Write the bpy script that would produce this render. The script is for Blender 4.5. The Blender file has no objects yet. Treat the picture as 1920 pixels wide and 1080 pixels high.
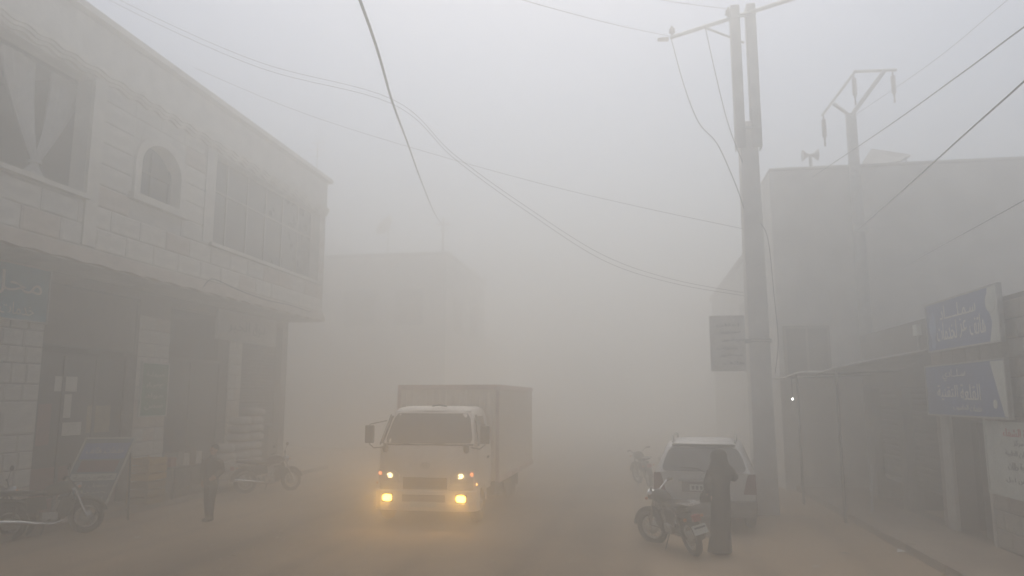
import bpy, math, random
from mathutils import Vector, Matrix, noise as mnoise

R = math.radians
rnd = random.Random(7)
scene = bpy.context.scene
col = scene.collection

# ------------------------------------------------------------------ camera
cam_d = bpy.data.cameras.new('camera')
cam_d.sensor_width = 36.0
cam_d.lens = 36.0 * 1387.0 / 1920.0
cam_d.clip_end = 1000.0
cam_d.clip_start = 0.05
cam = bpy.data.objects.new('camera', cam_d)
col.objects.link(cam)
cam.location = (0.0, 0.0, 2.5)
cam.rotation_euler = (R(90.0 + 8.53), 0.0, R(9.31))
scene.camera = cam

# ------------------------------------------------------------------ sky
SUN_EL, SUN_AZ = 66.0, -8.0
world = bpy.data.worlds.new('World')
scene.world = world
world.use_nodes = True
nt = world.node_tree
sky = nt.nodes.new('ShaderNodeTexSky')
sky.sky_type = 'NISHITA'
sky.sun_disc = False
sky.sun_elevation = R(SUN_EL)
sky.sun_rotation = R(SUN_AZ)
sky.air_density = 1.0
sky.dust_density = 3.2
sky.ozone_density = 0.4
bg = nt.nodes['Background']
nt.links.new(sky.outputs['Color'], bg.inputs['Color'])
bg.inputs['Strength'].default_value = 0.12

# ------------------------------------------------------------------ sun (veiled by the dust)
sun_d = bpy.data.lights.new('sun', 'SUN')
sun_d.energy = 1.5
sun_d.angle = R(60.0)
sun_d.color = (1.0, 0.97, 0.88)
sun = bpy.data.objects.new('sun', sun_d)
col.objects.link(sun)
sd = Vector((math.sin(R(SUN_AZ)) * math.cos(R(SUN_EL)), math.cos(R(SUN_AZ)) * math.cos(R(SUN_EL)), math.sin(R(SUN_EL))))
sun.rotation_euler = sd.to_track_quat('Z', 'Y').to_euler()
sun.location = (0, 0, 40)

# ------------------------------------------------------------------ exposure, sampling
vs = scene.view_settings
vs.view_transform = 'Standard'
vs.look = 'None'
vs.exposure = 0.14
vs.gamma = 1.0
vs.use_curve_mapping = False
cy = scene.cycles
cy.use_denoising = True
try:
    cy.denoiser = 'OPENIMAGEDENOISE'
    cy.denoising_input_passes = 'RGB_ALBEDO_NORMAL'
    cy.denoising_prefilter = 'ACCURATE'
except Exception:
    pass
cy.max_bounces = 10
cy.volume_bounces = 6
cy.diffuse_bounces = 3
cy.glossy_bounces = 3
cy.transmission_bounces = 6
cy.transparent_max_bounces = 8
cy.sample_clamp_indirect = 4.0
cy.caustics_reflective = False
cy.caustics_refractive = False

# ================================================================== materials
MATS = {}
def mat(name, rgb, rough=0.8, metal=0.0, var=0.15, scale=6.0, bump=0.0, bscale=40.0, rgb2=None, emit=None, estr=0.0, spec=0.3, coat=0.0):
    if name in MATS:
        return MATS[name]
    m = bpy.data.materials.new(name)
    m.use_nodes = True
    t = m.node_tree
    b = t.nodes['Principled BSDF']
    b.inputs['Roughness'].default_value = rough
    b.inputs['Metallic'].default_value = metal
    b.inputs['Specular IOR Level'].default_value = spec
    if coat:
        b.inputs['Coat Weight'].default_value = coat
    tc = t.nodes.new('ShaderNodeTexCoord')
    n = t.nodes.new('ShaderNodeTexNoise')
    n.inputs['Scale'].default_value = scale
    n.inputs['Detail'].default_value = 5.0
    n.inputs['Roughness'].default_value = 0.6
    t.links.new(tc.outputs['Object'], n.inputs['Vector'])
    cr = t.nodes.new('ShaderNodeValToRGB')
    a = rgb2 if rgb2 else tuple(max(0.0, c * (1 - var)) for c in rgb)
    c = rgb if rgb2 else tuple(min(1.0, c * (1 + var)) for c in rgb)
    cr.color_ramp.elements[0].position = 0.32
    cr.color_ramp.elements[1].position = 0.68
    cr.color_ramp.elements[0].color = (*a, 1)
    cr.color_ramp.elements[1].color = (*c, 1)
    t.links.new(n.outputs['Fac'], cr.inputs['Fac'])
    t.links.new(cr.outputs['Color'], b.inputs['Base Color'])
    if bump:
        n2 = t.nodes.new('ShaderNodeTexNoise')
        n2.inputs['Scale'].default_value = bscale
        n2.inputs['Detail'].default_value = 4.0
        t.links.new(tc.outputs['Object'], n2.inputs['Vector'])
        bp = t.nodes.new('ShaderNodeBump')
        bp.inputs['Strength'].default_value = bump
        bp.inputs['Distance'].default_value = 0.02
        t.links.new(n2.outputs['Fac'], bp.inputs['Height'])
        t.links.new(bp.outputs['Normal'], b.inputs['Normal'])
    if emit:
        b.inputs['Emission Color'].default_value = (*emit, 1)
        b.inputs['Emission Strength'].default_value = estr
    MATS[name] = m
    return m

def glass(name, rgb, rough=0.12):
    # dusty dark glazing: a glossy pane that lets little light through
    return mat(name, rgb, rough, 0.0, 0.25, 3.0, spec=0.5)

STONE = mat('limestone', (0.60, 0.565, 0.50), 0.9, 0, 0.14, 2.2, 0.35, 45)
STONE_B = mat('limestone_warm', (0.52, 0.45, 0.38), 0.9, 0, 0.14, 2.2, 0.35, 45)
STONE_C = mat('limestone_grey', (0.55, 0.525, 0.475), 0.9, 0, 0.14, 2.2, 0.35, 45)
MORTAR = mat('mortar', (0.22, 0.20, 0.18), 0.95, 0, 0.15, 9, 0.3, 60)
PLASTER = mat('plaster', (0.58, 0.555, 0.505), 0.92, 0, 0.16, 1.3, 0.25, 30)
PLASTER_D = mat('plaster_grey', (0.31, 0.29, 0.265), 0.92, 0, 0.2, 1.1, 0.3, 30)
CONCRETE = mat('concrete', (0.44, 0.42, 0.385), 0.9, 0, 0.18, 2.0, 0.3, 50)
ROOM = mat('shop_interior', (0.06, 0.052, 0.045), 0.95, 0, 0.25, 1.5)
WINDOW = glass('dusty_glass', (0.045, 0.05, 0.052))
FRAME = mat('painted_frame', (0.20, 0.19, 0.17), 0.6, 0, 0.1, 8)
FRAME_D = mat('dark_metal_frame', (0.05, 0.048, 0.045), 0.5, 0.3, 0.2, 8)
SHUTTER = mat('steel_shutter', (0.075, 0.066, 0.06), 0.6, 0.2, 0.25, 3)
STEEL = mat('galvanised_steel', (0.38, 0.38, 0.365), 0.5, 0.6, 0.2, 10)
CHROME = mat('chrome', (0.60, 0.60, 0.59), 0.2, 1.0, 0.06, 10)
RUBBER = mat('rubber', (0.025, 0.023, 0.022), 0.9, 0, 0.3, 12)
DARKPLASTIC = mat('dark_plastic', (0.035, 0.034, 0.033), 0.55, 0, 0.2, 8)
BLACKCLOTH = mat('black_cloth', (0.012, 0.011, 0.012), 0.95, 0, 0.25, 14, 0.2, 90)
DARKCLOTH = mat('dark_cloth', (0.022, 0.02, 0.021), 0.95, 0, 0.25, 14, 0.2, 90)
SKIN = mat('skin', (0.42, 0.26, 0.18), 0.6, 0, 0.08, 20)
HAIR = mat('hair', (0.012, 0.010, 0.009), 0.7, 0, 0.2, 40)
WHITE = mat('white_print', (0.56, 0.56, 0.54), 0.7, 0, 0.06, 5)
BLUE = mat('sign_blue', (0.10, 0.15, 0.29), 0.6, 0, 0.14, 2)
TEAL = mat('sign_teal', (0.05, 0.22, 0.30), 0.6, 0, 0.2, 2)
GREEN = mat('sign_green', (0.03, 0.16, 0.09), 0.6, 0, 0.2, 3)
RED = mat('sign_red', (0.38, 0.05, 0.05), 0.6, 0, 0.2, 3)
INK = mat('ink_grey', (0.06, 0.07, 0.07), 0.8, 0, 0.1, 5)
SIGNWHITE = mat('sign_white', (0.50, 0.52, 0.48), 0.7, 0, 0.1, 3)
CLOTHWHITE = mat('white_curtain', (0.50, 0.485, 0.46), 0.95, 0, 0.1, 5)
WIRE = mat('cable_black', (0.02, 0.02, 0.02), 0.7, 0, 0.2, 5)
POLEC = mat('pole_concrete', (0.60, 0.575, 0.53), 0.9, 0, 0.12, 2.0, 0.3, 50)
PORCELAIN = mat('porcelain', (0.16, 0.09, 0.06), 0.25, 0, 0.2, 5)
TIN = mat('awning_tin', (0.26, 0.25, 0.23), 0.6, 0.3, 0.25, 2)

# ================================================================== mesh builder
class MB:
    def __init__(self):
        self.v = []; self.f = []; self.sm = []
    def add(self, vs_, fs_, smooth=False):
        o = len(self.v)
        self.v += [tuple(p) for p in vs_]
        for f in fs_:
            self.f.append(tuple(i + o for i in f)); self.sm.append(smooth)
        return self
    def box(self, x0, x1, y0, y1, z0, z1):
        return self.add([(x0,y0,z0),(x1,y0,z0),(x1,y1,z0),(x0,y1,z0),(x0,y0,z1),(x1,y0,z1),(x1,y1,z1),(x0,y1,z1)],
                        [(0,3,2,1),(4,5,6,7),(0,1,5,4),(1,2,6,5),(2,3,7,6),(3,0,4,7)])
    def obox(self, c, size, rot=None):
        sx, sy, sz = [s / 2 for s in size]
        m = rot if rot else Matrix.Identity(3)
        c = Vector(c)
        vs_ = [c + m @ Vector(p) for p in ((-sx,-sy,-sz),(sx,-sy,-sz),(sx,sy,-sz),(-sx,sy,-sz),(-sx,-sy,sz),(sx,-sy,sz),(sx,sy,sz),(-sx,sy,sz))]
        return self.add(vs_, [(0,3,2,1),(4,5,6,7),(0,1,5,4),(1,2,6,5),(2,3,7,6),(3,0,4,7)])
    def quad(self, a, b, c, d):
        return self.add([a, b, c, d], [(0, 1, 2, 3)])
    def loft(self, rings, cap=True, smooth=True, closed=True):
        n = len(rings[0]); vs_ = [p for r in rings for p in r]; fs = []
        for i in range(len(rings) - 1):
            for j in range(n if closed else n - 1):
                k = (j + 1) % n
                fs.append((i*n+j, i*n+k, (i+1)*n+k, (i+1)*n+j))
        self.add(vs_, fs, smooth)
        if cap and closed:
            self.add(rings[0], [tuple(reversed(range(n)))]); self.add(rings[-1], [tuple(range(n))])
        return self
    def tube(self, pts, r, n=8, cap=True):
        pts = [Vector(p) for p in pts]
        rs = r if isinstance(r, (list, tuple)) else [r] * len(pts)
        rings = []; up = None
        for i, p in enumerate(pts):
            a = pts[max(0, i-1)]; b = pts[min(len(pts)-1, i+1)]
            t = (b - a).normalized() if (b - a).length > 1e-9 else Vector((0, 0, 1))
            if up is None:
                up = Vector((0, 0, 1)) if abs(t.z) < 0.9 else Vector((1, 0, 0))
            s = t.cross(up)
            if s.length < 1e-6: s = t.cross(Vector((1, 0.3, 0)))
            s.normalize(); u = s.cross(t).normalized(); up = u
            rings.append([p + rs[i] * (math.cos(q) * s + math.sin(q) * u) for q in [2*math.pi*k/n for k in range(n)]])
        return self.loft(rings, cap)
    def cyl(self, a, b, r, n=12):
        return self.tube([a, b], r, n)
    def lathe(self, prof, o=(0,0,0), axis='Z', n=20, cap=True):
        rings = []
        for r, h in prof:
            ring = []
            for k in range(n):
                q = 2*math.pi*k/n; c, s = r*math.cos(q), r*math.sin(q)
                if axis == 'Z': p = (o[0]+c, o[1]+s, o[2]+h)
                elif axis == 'X': p = (o[0]+h, o[1]+c, o[2]+s)
                else: p = (o[0]+s, o[1]+h, o[2]+c)
                ring.append(p)
            rings.append(ring)
        return self.loft(rings, cap)
    def torus(self, o, axis, Rr, r, n=28, m=8, a0=0.0, a1=2*math.pi, sq=1.0):
        full = abs(a1 - a0) > 6.28
        cnt = n if full else n + 1
        rings = []
        for i in range(cnt):
            q = a0 + (a1 - a0) * i / n
            ring = []
            for j in range(m):
                w = 2*math.pi*j/m
                rr = Rr + r*math.cos(w); h = r*sq*math.sin(w)
                c, s = rr*math.cos(q), rr*math.sin(q)
                if axis == 'X': p = (o[0]+h, o[1]+c, o[2]+s)
                elif axis == 'Z': p = (o[0]+c, o[1]+s, o[2]+h)
                else: p = (o[0]+c, o[1]+h, o[2]+s)
                ring.append(p)
            rings.append(ring)
        if full: rings.append(rings[0])
        return self.loft(rings, not full)
    def ball(self, c, rad, n=14, m=10):
        rx, ry, rz = rad if isinstance(rad, (tuple, list)) else (rad,)*3
        rings = []
        for i in range(1, m):
            t = math.pi*i/m
            rings.append([(c[0]+rx*math.sin(t)*math.cos(2*math.pi*k/n), c[1]+ry*math.sin(t)*math.sin(2*math.pi*k/n), c[2]-rz*math.cos(t)) for k in range(n)])
        return self.loft(rings, True)
    def ell(self, secs, n=18):
        # stack of horizontal ellipses: (cx, cy, z, rx, ry)
        return self.loft([[(cx+rx*math.cos(2*math.pi*k/n), cy+ry*math.sin(2*math.pi*k/n), z) for k in range(n)] for cx, cy, z, rx, ry in secs], True)
    def prism(self, poly, f):
        # poly: list of 2D points, f(u, v, d) -> 3D with d = 0 or 1
        n = len(poly)
        vs_ = [f(u, v, 0) for u, v in poly] + [f(u, v, 1) for u, v in poly]
        return self.add(vs_, [tuple(range(n)), tuple(reversed(range(n, 2*n)))] + [(i, (i+1) % n, n+(i+1) % n, n+i) for i in range(n)])
    def mesh(self, name):
        me = bpy.data.meshes.new(name)
        me.from_pydata(self.v, [], self.f)
        me.polygons.foreach_set('use_smooth', self.sm)
        import bmesh
        bm = bmesh.new(); bm.from_mesh(me)
        bmesh.ops.recalc_face_normals(bm, faces=bm.faces)
        bm.to_mesh(me); bm.free()
        return me
    def build(self, name, m, parent=None, bevel=0.0):
        off = Vector((0, 0, 0)); p = parent
        while p is not None:
            off += p.location; p = p.parent
        if parent is None:
            xs = [q[0] for q in self.v]; ys = [q[1] for q in self.v]; zs = [q[2] for q in self.v]
            off = Vector(((min(xs)+max(xs))/2, (min(ys)+max(ys))/2, min(zs)))
        self.v = [(q[0]-off.x, q[1]-off.y, q[2]-off.z) for q in self.v]
        o = bpy.data.objects.new(name, self.mesh(name))
        o.data.materials.append(m)
        col.objects.link(o)
        if parent is None: o.location = off
        else: o.parent = parent
        if bevel:
            b = o.modifiers.new('bevel', 'BEVEL'); b.width = bevel; b.segments = 2; b.limit_method = 'ANGLE'
        return o

def tag(o, label, cat, group=None):
    o['label'] = label; o['category'] = cat
    if group: o['group'] = group
    return o

def thing(name, label, cat, loc=(0, 0, 0), group=None):
    o = bpy.data.objects.new(name, None)
    o.empty_display_size = 0.2
    col.objects.link(o); o.location = loc
    return tag(o, label, cat, group)

def structure(o):
    o['kind'] = 'structure'; return o

def copy_tree(o, parent=None):
    c = o.copy(); col.objects.link(c); c.parent = parent
    for ch in [x for x in o.children]:
        copy_tree(ch, c)
    return c

def piece(name, me, m, parent, loc, scale, rot=None):
    off = Vector((0, 0, 0)); p = parent
    while p is not None:
        off += p.location; p = p.parent
    o = bpy.data.objects.new(name, me)
    col.objects.link(o); o.parent = parent
    o.location = Vector(loc) - off; o.scale = scale
    if rot: o.rotation_euler = rot
    if m is not None:
        o.material_slots[0].link = 'OBJECT'; o.material_slots[0].material = m
    return o

# a unit stone whose +X face is the dressed face, edges chamfered
def unit_block():
    b = MB(); c = 0.06
    back = [(0, -.5, -.5), (0, .5, -.5), (0, .5, .5), (0, -.5, .5)]
    mid = [(.55, -.5, -.5), (.55, .5, -.5), (.55, .5, .5), (.55, -.5, .5)]
    top = [(1, -.5+c, -.5+c), (1, .5-c, -.5+c), (1, .5-c, .5-c), (1, -.5+c, .5-c)]
    b.loft([back, mid, top], True, False)
    me = b.mesh('stone'); me.materials.append(STONE)
    return me
BLOCK = unit_block()

# Arabic shop lettering: letters given in logical order, shaped to their joined forms
FORMS = {'ا':'FE8D FE8E','ب':'FE8F FE90 FE91 FE92','ت':'FE95 FE96 FE97 FE98','ج':'FE9D FE9E FE9F FEA0','ح':'FEA1 FEA2 FEA3 FEA4',
 'د':'FEA9 FEAA','ر':'FEAD FEAE','ز':'FEAF FEB0','س':'FEB1 FEB2 FEB3 FEB4','ش':'FEB5 FEB6 FEB7 FEB8','ع':'FEC9 FECA FECB FECC',
 'ف':'FED1 FED2 FED3 FED4','ق':'FED5 FED6 FED7 FED8','ك':'FED9 FEDA FEDB FEDC','ل':'FEDD FEDE FEDF FEE0','م':'FEE1 FEE2 FEE3 FEE4',
 'ن':'FEE5 FEE6 FEE7 FEE8','ء':'FE80','ـ':'0640 0640 0640 0640','ه':'FEE9 FEEA FEEB FEEC','و':'FEED FEEE','ي':'FEF1 FEF2 FEF3 FEF4','ة':'FE93 FE94','خ':'FEA5 FEA6 FEA7 FEA8',
 'ص':'FEB9 FEBA FEBB FEBC','ؤ':'FE85 FE86','ط':'FEC1 FEC2 FEC3 FEC4'}
def shape(word):
    out = []
    for i, ch in enumerate(word):
        if ch not in FORMS: out.append(ch); continue
        f = FORMS[ch].split()
        pj = i > 0 and word[i-1] in FORMS and len(FORMS[word[i-1]].split()) == 4
        nj = len(f) == 4 and i < len(word)-1 and word[i+1] in FORMS
        k = (3 if pj and nj else 2 if nj else 1 if pj else 0)
        out.append(chr(int(f[min(k, len(f)-1)], 16)))
    return ''.join(reversed(out))
def lettering(name, words, m, parent, origin, udir, vdir, width, height, thick=0.006):
    """raised letters filling a width x height box whose lower left corner is origin"""
    ws_ = words.split(' ')
    if len(ws_) > 1:      # one part per word, first word at the right
        tot = sum(len(w) for w in ws_) + .8*(len(ws_)-1); x = width; u_ = Vector(udir).normalized()
        for w in ws_:
            wd = width*len(w)/tot; x -= wd
            lettering(name, w, m, parent, Vector(origin) + u_*x, udir, vdir, wd, height, thick)
            x -= width*.8/tot
        return
    txt = shape(words)
    cu = bpy.data.curves.new(name, 'FONT'); cu.body = txt; cu.resolution_u = 2; cu.extrude = 0.5
    t = bpy.data.objects.new(name, cu); col.objects.link(t)
    dg = bpy.context.evaluated_depsgraph_get(); dg.update()
    me = bpy.data.meshes.new_from_object(t.evaluated_get(dg))
    bpy.data.objects.remove(t); bpy.data.curves.remove(cu)
    xs = [v.co.x for v in me.vertices] or [0, 1]; ys = [v.co.y for v in me.vertices] or [0, 1]
    u = Vector(udir).normalized(); v_ = Vector(vdir).normalized(); w_ = u.cross(v_)
    off = Vector((0, 0, 0)); p = parent
    while p is not None:
        off += p.location; p = p.parent
    o0 = Vector(origin) - off
    for v in me.vertices:
        a = (v.co.x-min(xs))/(max(xs)-min(xs))*width; b = (v.co.y-min(ys))/(max(ys)-min(ys))*height
        v.co = o0 + u*a + v_*b + w_*(thick*(v.co.z+0.5))
    me.materials.clear(); me.materials.append(m)
    o = bpy.data.objects.new(name, me); col.objects.link(o); o.parent = parent
    return o

def hang(a, b, sag, n=18):
    a, b = Vector(a), Vector(b)
    return [a.lerp(b, i/n) - Vector((0, 0, sag*4*(i/n)*(1-i/n))) for i in range(n+1)]

def wall_x(b, X, us, vs_, holes, t, sgn=1):
    """wall sheet in the plane x = X (dressed face towards sgn), grid lines us (y) and vs_ (z), holes = cells left open, reveals t deep"""
    cells = {(i, j) for i in range(len(us)-1) for j in range(len(vs_)-1)}
    def open_(i, j):
        return any(h[0] <= us[i] + 1e-6 and us[i+1] <= h[1] + 1e-6 and h[2] <= vs_[j] + 1e-6 and vs_[j+1] <= h[3] + 1e-6 for h in holes)
    for i, j in cells:
        if open_(i, j): continue
        b.quad((X, us[i], vs_[j]), (X, us[i+1], vs_[j]), (X, us[i+1], vs_[j+1]), (X, us[i], vs_[j+1]))
    X2 = X - sgn*t
    for y0, y1, z0, z1 in holes:
        b.quad((X, y0, z0), (X2, y0, z0), (X2, y0, z1), (X, y0, z1))
        b.quad((X, y1, z0), (X2, y1, z0), (X2, y1, z1), (X, y1, z1))
        b.quad((X, y0, z1), (X2, y0, z1), (X2, y1, z1), (X, y1, z1))
        b.quad((X, y0, z0), (X2, y0, z0), (X2, y1, z0), (X, y1, z0))

# ================================================================== ground
def ground_material():
    m = bpy.data.materials.new('dusty_road'); m.use_nodes = True
    t = m.node_tree; b = t.nodes['Principled BSDF']
    b.inputs['Roughness'].default_value = 0.95; b.inputs['Specular IOR Level'].default_value = 0.1
    tc = t.nodes.new('ShaderNodeTexCoord')
    sep = t.nodes.new('ShaderNodeSeparateXYZ'); t.links.new(tc.outputs['Object'], sep.inputs[0])
    def nz(scale, detail, vec=None, rough=0.6):
        n = t.nodes.new('ShaderNodeTexNoise'); n.inputs['Scale'].default_value = scale; n.inputs['Detail'].default_value = detail; n.inputs['Roughness'].default_value = rough
        t.links.new(vec if vec else tc.outputs['Object'], n.inputs['Vector']); return n.outputs['Fac']
    def math_(op, a, b_, c=None):
        n = t.nodes.new('ShaderNodeMath'); n.operation = op
        for i, x in enumerate((a, b_, c)):
            if x is None: continue
            if isinstance(x, (int, float)): n.inputs[i].default_value = x
            else: t.links.new(x, n.inputs[i])
        return n.outputs[0]
    # worn wheel lanes run along the street: dark tar shows through, dust lies on the verges
    mp = t.nodes.new('ShaderNodeMapping'); mp.inputs['Scale'].default_value = (1.0, 0.10, 1.0)
    t.links.new(tc.outputs['Object'], mp.inputs['Vector'])
    streak = nz(0.9, 6, mp.outputs['Vector'])
    patch = nz(0.35, 6)
    x = math_('ADD', sep.outputs['X'], math_('MULTIPLY', math_('SUBTRACT', nz(0.5, 4), 0.5), 1.6))
    lane = math_('MINIMUM', math_('SMOOTH_MIN', math_('MULTIPLY', math_('ADD', x, 8.3), 0.9), 1.0, 0.2), math_('MULTIPLY', math_('SUBTRACT', 0.3, x), 0.9))
    lane = math_('MAXIMUM', lane, 0.0)
    fac = math_('MULTIPLY', lane, math_('ADD', 0.35, streak))
    fac = math_('ADD', math_('MULTIPLY', fac, 0.55), math_('MULTIPLY', math_('SUBTRACT', patch, 0.45), 0.9))
    # narrow tyre tracks weaving along the lane
    wob = math_('MULTIPLY', math_('SUBTRACT', nz(0.06, 2), 0.5), 1.2)
    trk = math_('PINGPONG', math_('ADD', sep.outputs['X'], wob), 0.85)
    trk = math_('MULTIPLY', math_('SUBTRACT', 1.0, math_('MINIMUM', math_('MULTIPLY', trk, 3.2), 1.0)), math_('MULTIPLY', nz(0.5, 5), 0.5))
    fac = math_('ADD', fac, trk)
    cr = t.nodes.new('ShaderNodeValToRGB')
    cr.color_ramp.elements[0].position = 0.0; cr.color_ramp.elements[0].color = (0.30, 0.225, 0.155, 1)
    cr.color_ramp.elements[1].position = 0.75; cr.color_ramp.elements[1].color = (0.105, 0.082, 0.062, 1)
    t.links.new(fac, cr.inputs['Fac']); 
    mix = t.nodes.new('ShaderNodeMix'); mix.data_type = 'RGBA'; mix.blend_type = 'MULTIPLY'
    mix.inputs[0].default_value = 0.5
    fine = t.nodes.new('ShaderNodeValToRGB'); t.links.new(nz(30, 5), fine.inputs['Fac'])
    fine.color_ramp.elements[0].position = 0.3; fine.color_ramp.elements[0].color = (0.6, 0.6, 0.6, 1)
    fine.color_ramp.elements[1].position = 0.7; fine.color_ramp.elements[1].color = (1.2, 1.2, 1.2, 1)
    t.links.new(cr.outputs['Color'], mix.inputs[6]); t.links.new(fine.outputs['Color'], mix.inputs[7])
    t.links.new(mix.outputs[2], b.inputs['Base Color'])
    bp = t.nodes.new('ShaderNodeBump'); bp.inputs['Strength'].default_value = 0.6; bp.inputs['Distance'].default_value = 0.03
    t.links.new(math_('ADD', nz(6, 6), math_('MULTIPLY', nz(60, 3), 0.3)), bp.inputs['Height'])
    t.links.new(bp.outputs['Normal'], b.inputs['Normal'])
    return m
GROUND = ground_material()

def flat_height(x, y):
    return 0.02 * (mnoise.noise(Vector((x*0.35, y*0.25, 0))) + 0.5*mnoise.noise(Vector((x*1.3, y*0.9, 3)))) if -9.2 < x < 4.1 and 4 < y < 60 else 0.0

g = MB()
xs = [-56, -30, -18] + [-11 + 0.5*i for i in range(33)] + [8, 18, 30, 56]
ys = [-26, -10, 0] + [5 + 0.5*i for i in range(60)] + [38, 45, 60, 90, 145]
gv = [(x, y, flat_height(x, y)*min(1, max(0, (x+9.2)/1.0), max(0, (4.1-x)/0.6)) - 0.004) for y in ys for x in xs]
nx = len(xs)
g.add(gv, [(j*nx+i, j*nx+i+1, (j+1)*nx+i+1, (j+1)*nx+i) for j in range(len(ys)-1) for i in range(nx-1)], True)
go = g.build('ground', GROUND); structure(go)

PAVE = mat('pavement_concrete', (0.24, 0.195, 0.155), 0.93, 0, 0.22, 0.9, 0.4, 30)
p = MB()   # right hand pavement with its kerb
p.box(4.55, 7.6, 2.0, 40.0, -0.3, 0.115)
pv = p.build('pavement', PAVE); structure(pv)
kerb_me = MB().box(-.5, .5, -.5, .5, -.5, .5).mesh('kerb_stone'); kerb_me.materials.append(PAVE)
kb = thing('kerb', 'worn concrete kerb along the shop side pavement', 'kerb', (4.45, 8, 0))
del kb['category']; del kb['label']; structure(kb)
for i in range(34):
    y = 8.0 + i*0.8
    piece('kerb_stone', kerb_me, None, kb, (4.45 + rnd.uniform(-.012, .012), y+0.4, 0.03 + rnd.uniform(-.01, .008)), (0.18, 0.785, 0.2), (0, 0, rnd.uniform(-.01, .01)))
p = MB()   # left hand shop step
p.box(-17.5, -11.0, 6.0, 26.0, -0.3, 0.13)
pv2 = p.build('shop_step', PAVE); structure(pv2)

# scattered small stones
gr = MB()
for i in range(700):
    x = rnd.uniform(-10.5, 5.5); y = 9.5 + 14*rnd.random()**1.6
    if -9 < x < 4.2 and rnd.random() < 0.45: continue
    s = rnd.uniform(0.008, 0.028); z = 0.115 if x > 4.55 else 0.0
    if 4.3 < x < 4.6: continue
    a = rnd.uniform(0, 6.28)
    gr.add([(x+s*math.cos(a), y+s*math.sin(a), z-.01), (x+s*math.cos(a+2.1), y+s*math.sin(a+2.1), z-.01), (x+s*math.cos(a+4.2), y+s*math.sin(a+4.2), z-.01), (x, y, z+s*0.8)], [(0,1,3),(1,2,3),(2,0,3)])
go2 = gr.build('gravel', mat('pebble', (0.25, 0.21, 0.17), 0.95, 0, 0.3, 3))
go2['kind'] = 'stuff'; go2['label'] = 'loose small stones scattered over the dusty road'; go2['category'] = 'gravel'

# ================================================================== left two storey stone building
XF, XG = -10.6, -11.8          # upper storey face and set back shop front
lb = thing('stone_building', 'two storey pale stone building with shops under an overhanging upper floor', 'building', (-14.5, 15.0, 0))
Y0, Y1, ZO, ZT = 4.0, 24.0, 5.12, 10.05
BAL = (6.0, 12.55, 6.45, 8.85)      # balcony opening
ARW = (14.12, 15.55, 6.9, 8.25)     # arched window
BIG = (17.05, 23.55, 6.45, 8.85)    # wide glazed opening
w = MB()
us = [Y0, BAL[0], BAL[1], ARW[0], ARW[1], BIG[0], BIG[1], Y1]
vz = [ZO, 6.45, 6.9, 8.25, 8.85, ZT]
wall_x(w, XF, us, vz, [BAL, ARW, BIG], 0.34)
w.quad((XF, Y1, ZO), (-18, Y1, ZO), (-18, Y1, ZT), (XF, Y1, ZT))
w.quad((XF, Y0, ZO), (-18, Y0, ZO), (-18, Y0, ZT), (XF, Y0, ZT))
w.quad((XF, Y0, ZT), (XF, Y1, ZT), (-18, Y1, ZT), (-18, Y0, ZT))
w.quad((XF, Y0, ZO), (XF, Y1, ZO), (-18, Y1, ZO), (-18, Y0, ZO))
w.quad((-18, Y0, 0), (-18, Y1, 0), (-18, Y1, ZT), (-18, Y0, ZT))
w.build('wall', STONE_C, lb)
# arch head: fills the corners above the round of the arched window
cyw, rad = (ARW[0]+ARW[1])/2, (ARW[1]-ARW[0])/2
for s in (0, 1):
    poly = []
    za = 8.25 - 0.62
    for k in range(9):
        a = math.pi/2*k/8
        yy = cyw + (rad*math.cos(a))*(1 if s else -1); poly.append((yy, za + 0.58*math.sin(a)))
    poly.append((ARW[1] if s else ARW[0], 8.25))
    MB().prism(poly, lambda u, v, d: (XF - 0.30*d + 0.012, u, v)).build('arch_corner', STONE, lb)
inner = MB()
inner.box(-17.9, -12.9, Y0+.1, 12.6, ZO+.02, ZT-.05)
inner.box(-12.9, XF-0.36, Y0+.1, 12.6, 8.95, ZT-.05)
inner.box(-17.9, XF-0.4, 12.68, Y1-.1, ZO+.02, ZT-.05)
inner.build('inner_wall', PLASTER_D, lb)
MB().box(-12.9, XF-0.02, Y0+.1, 12.54, ZO+.03, 6.43).build('balcony_floor', PLASTER, lb)

# facing stones laid in courses round the openings
def clad(parent, X, y0, y1, z0, z1, holes, ch, bl, mats, d=0.03, jit=0.0):
    z = z0; row = 0
    while z < z1 - 0.05:
        h = min(ch, z1 - z)
        segs = [(y0, y1)]
        for a, b_, c, e in holes:
            if z + h > c + 0.02 and z < e - 0.02:
                ns = []
                for s0, s1 in segs:
                    if b_ <= s0 or a >= s1: ns.append((s0, s1)); continue
                    if a > s0: ns.append((s0, a))
                    if b_ < s1: ns.append((b_, s1))
                segs = ns
        for s0, s1 in segs:
            n = max(1, round((s1-s0)/bl)); L = (s1-s0)/n
            cuts = [s0] + [s0 + L*i + (L*0.45 if row % 2 else 0)*(1 if n > 1 else 0) for i in range(1, n)] + [s1]
            for a, b_ in zip(cuts, cuts[1:]):
                if b_ - a < 0.06: continue
                piece('stone', BLOCK, rnd.choice(mats), parent, (X - 0.012, (a+b_)/2, z + h/2), (d + rnd.uniform(0, .012), b_-a-0.014, h-0.014))
        z += ch; row += 1
arch_hole = (ARW[0]-.0, ARW[1]+.0, ARW[2], ARW[3])
clad(lb, XF, 10.2, Y1, 5.45, 9.0, [BAL, (ARW[0]-.2, ARW[1]+.2, ARW[2]-.2, ARW[3]+.22), BIG], 0.445, 0.95, [STONE, STONE, STONE_B, STONE_C])

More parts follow.
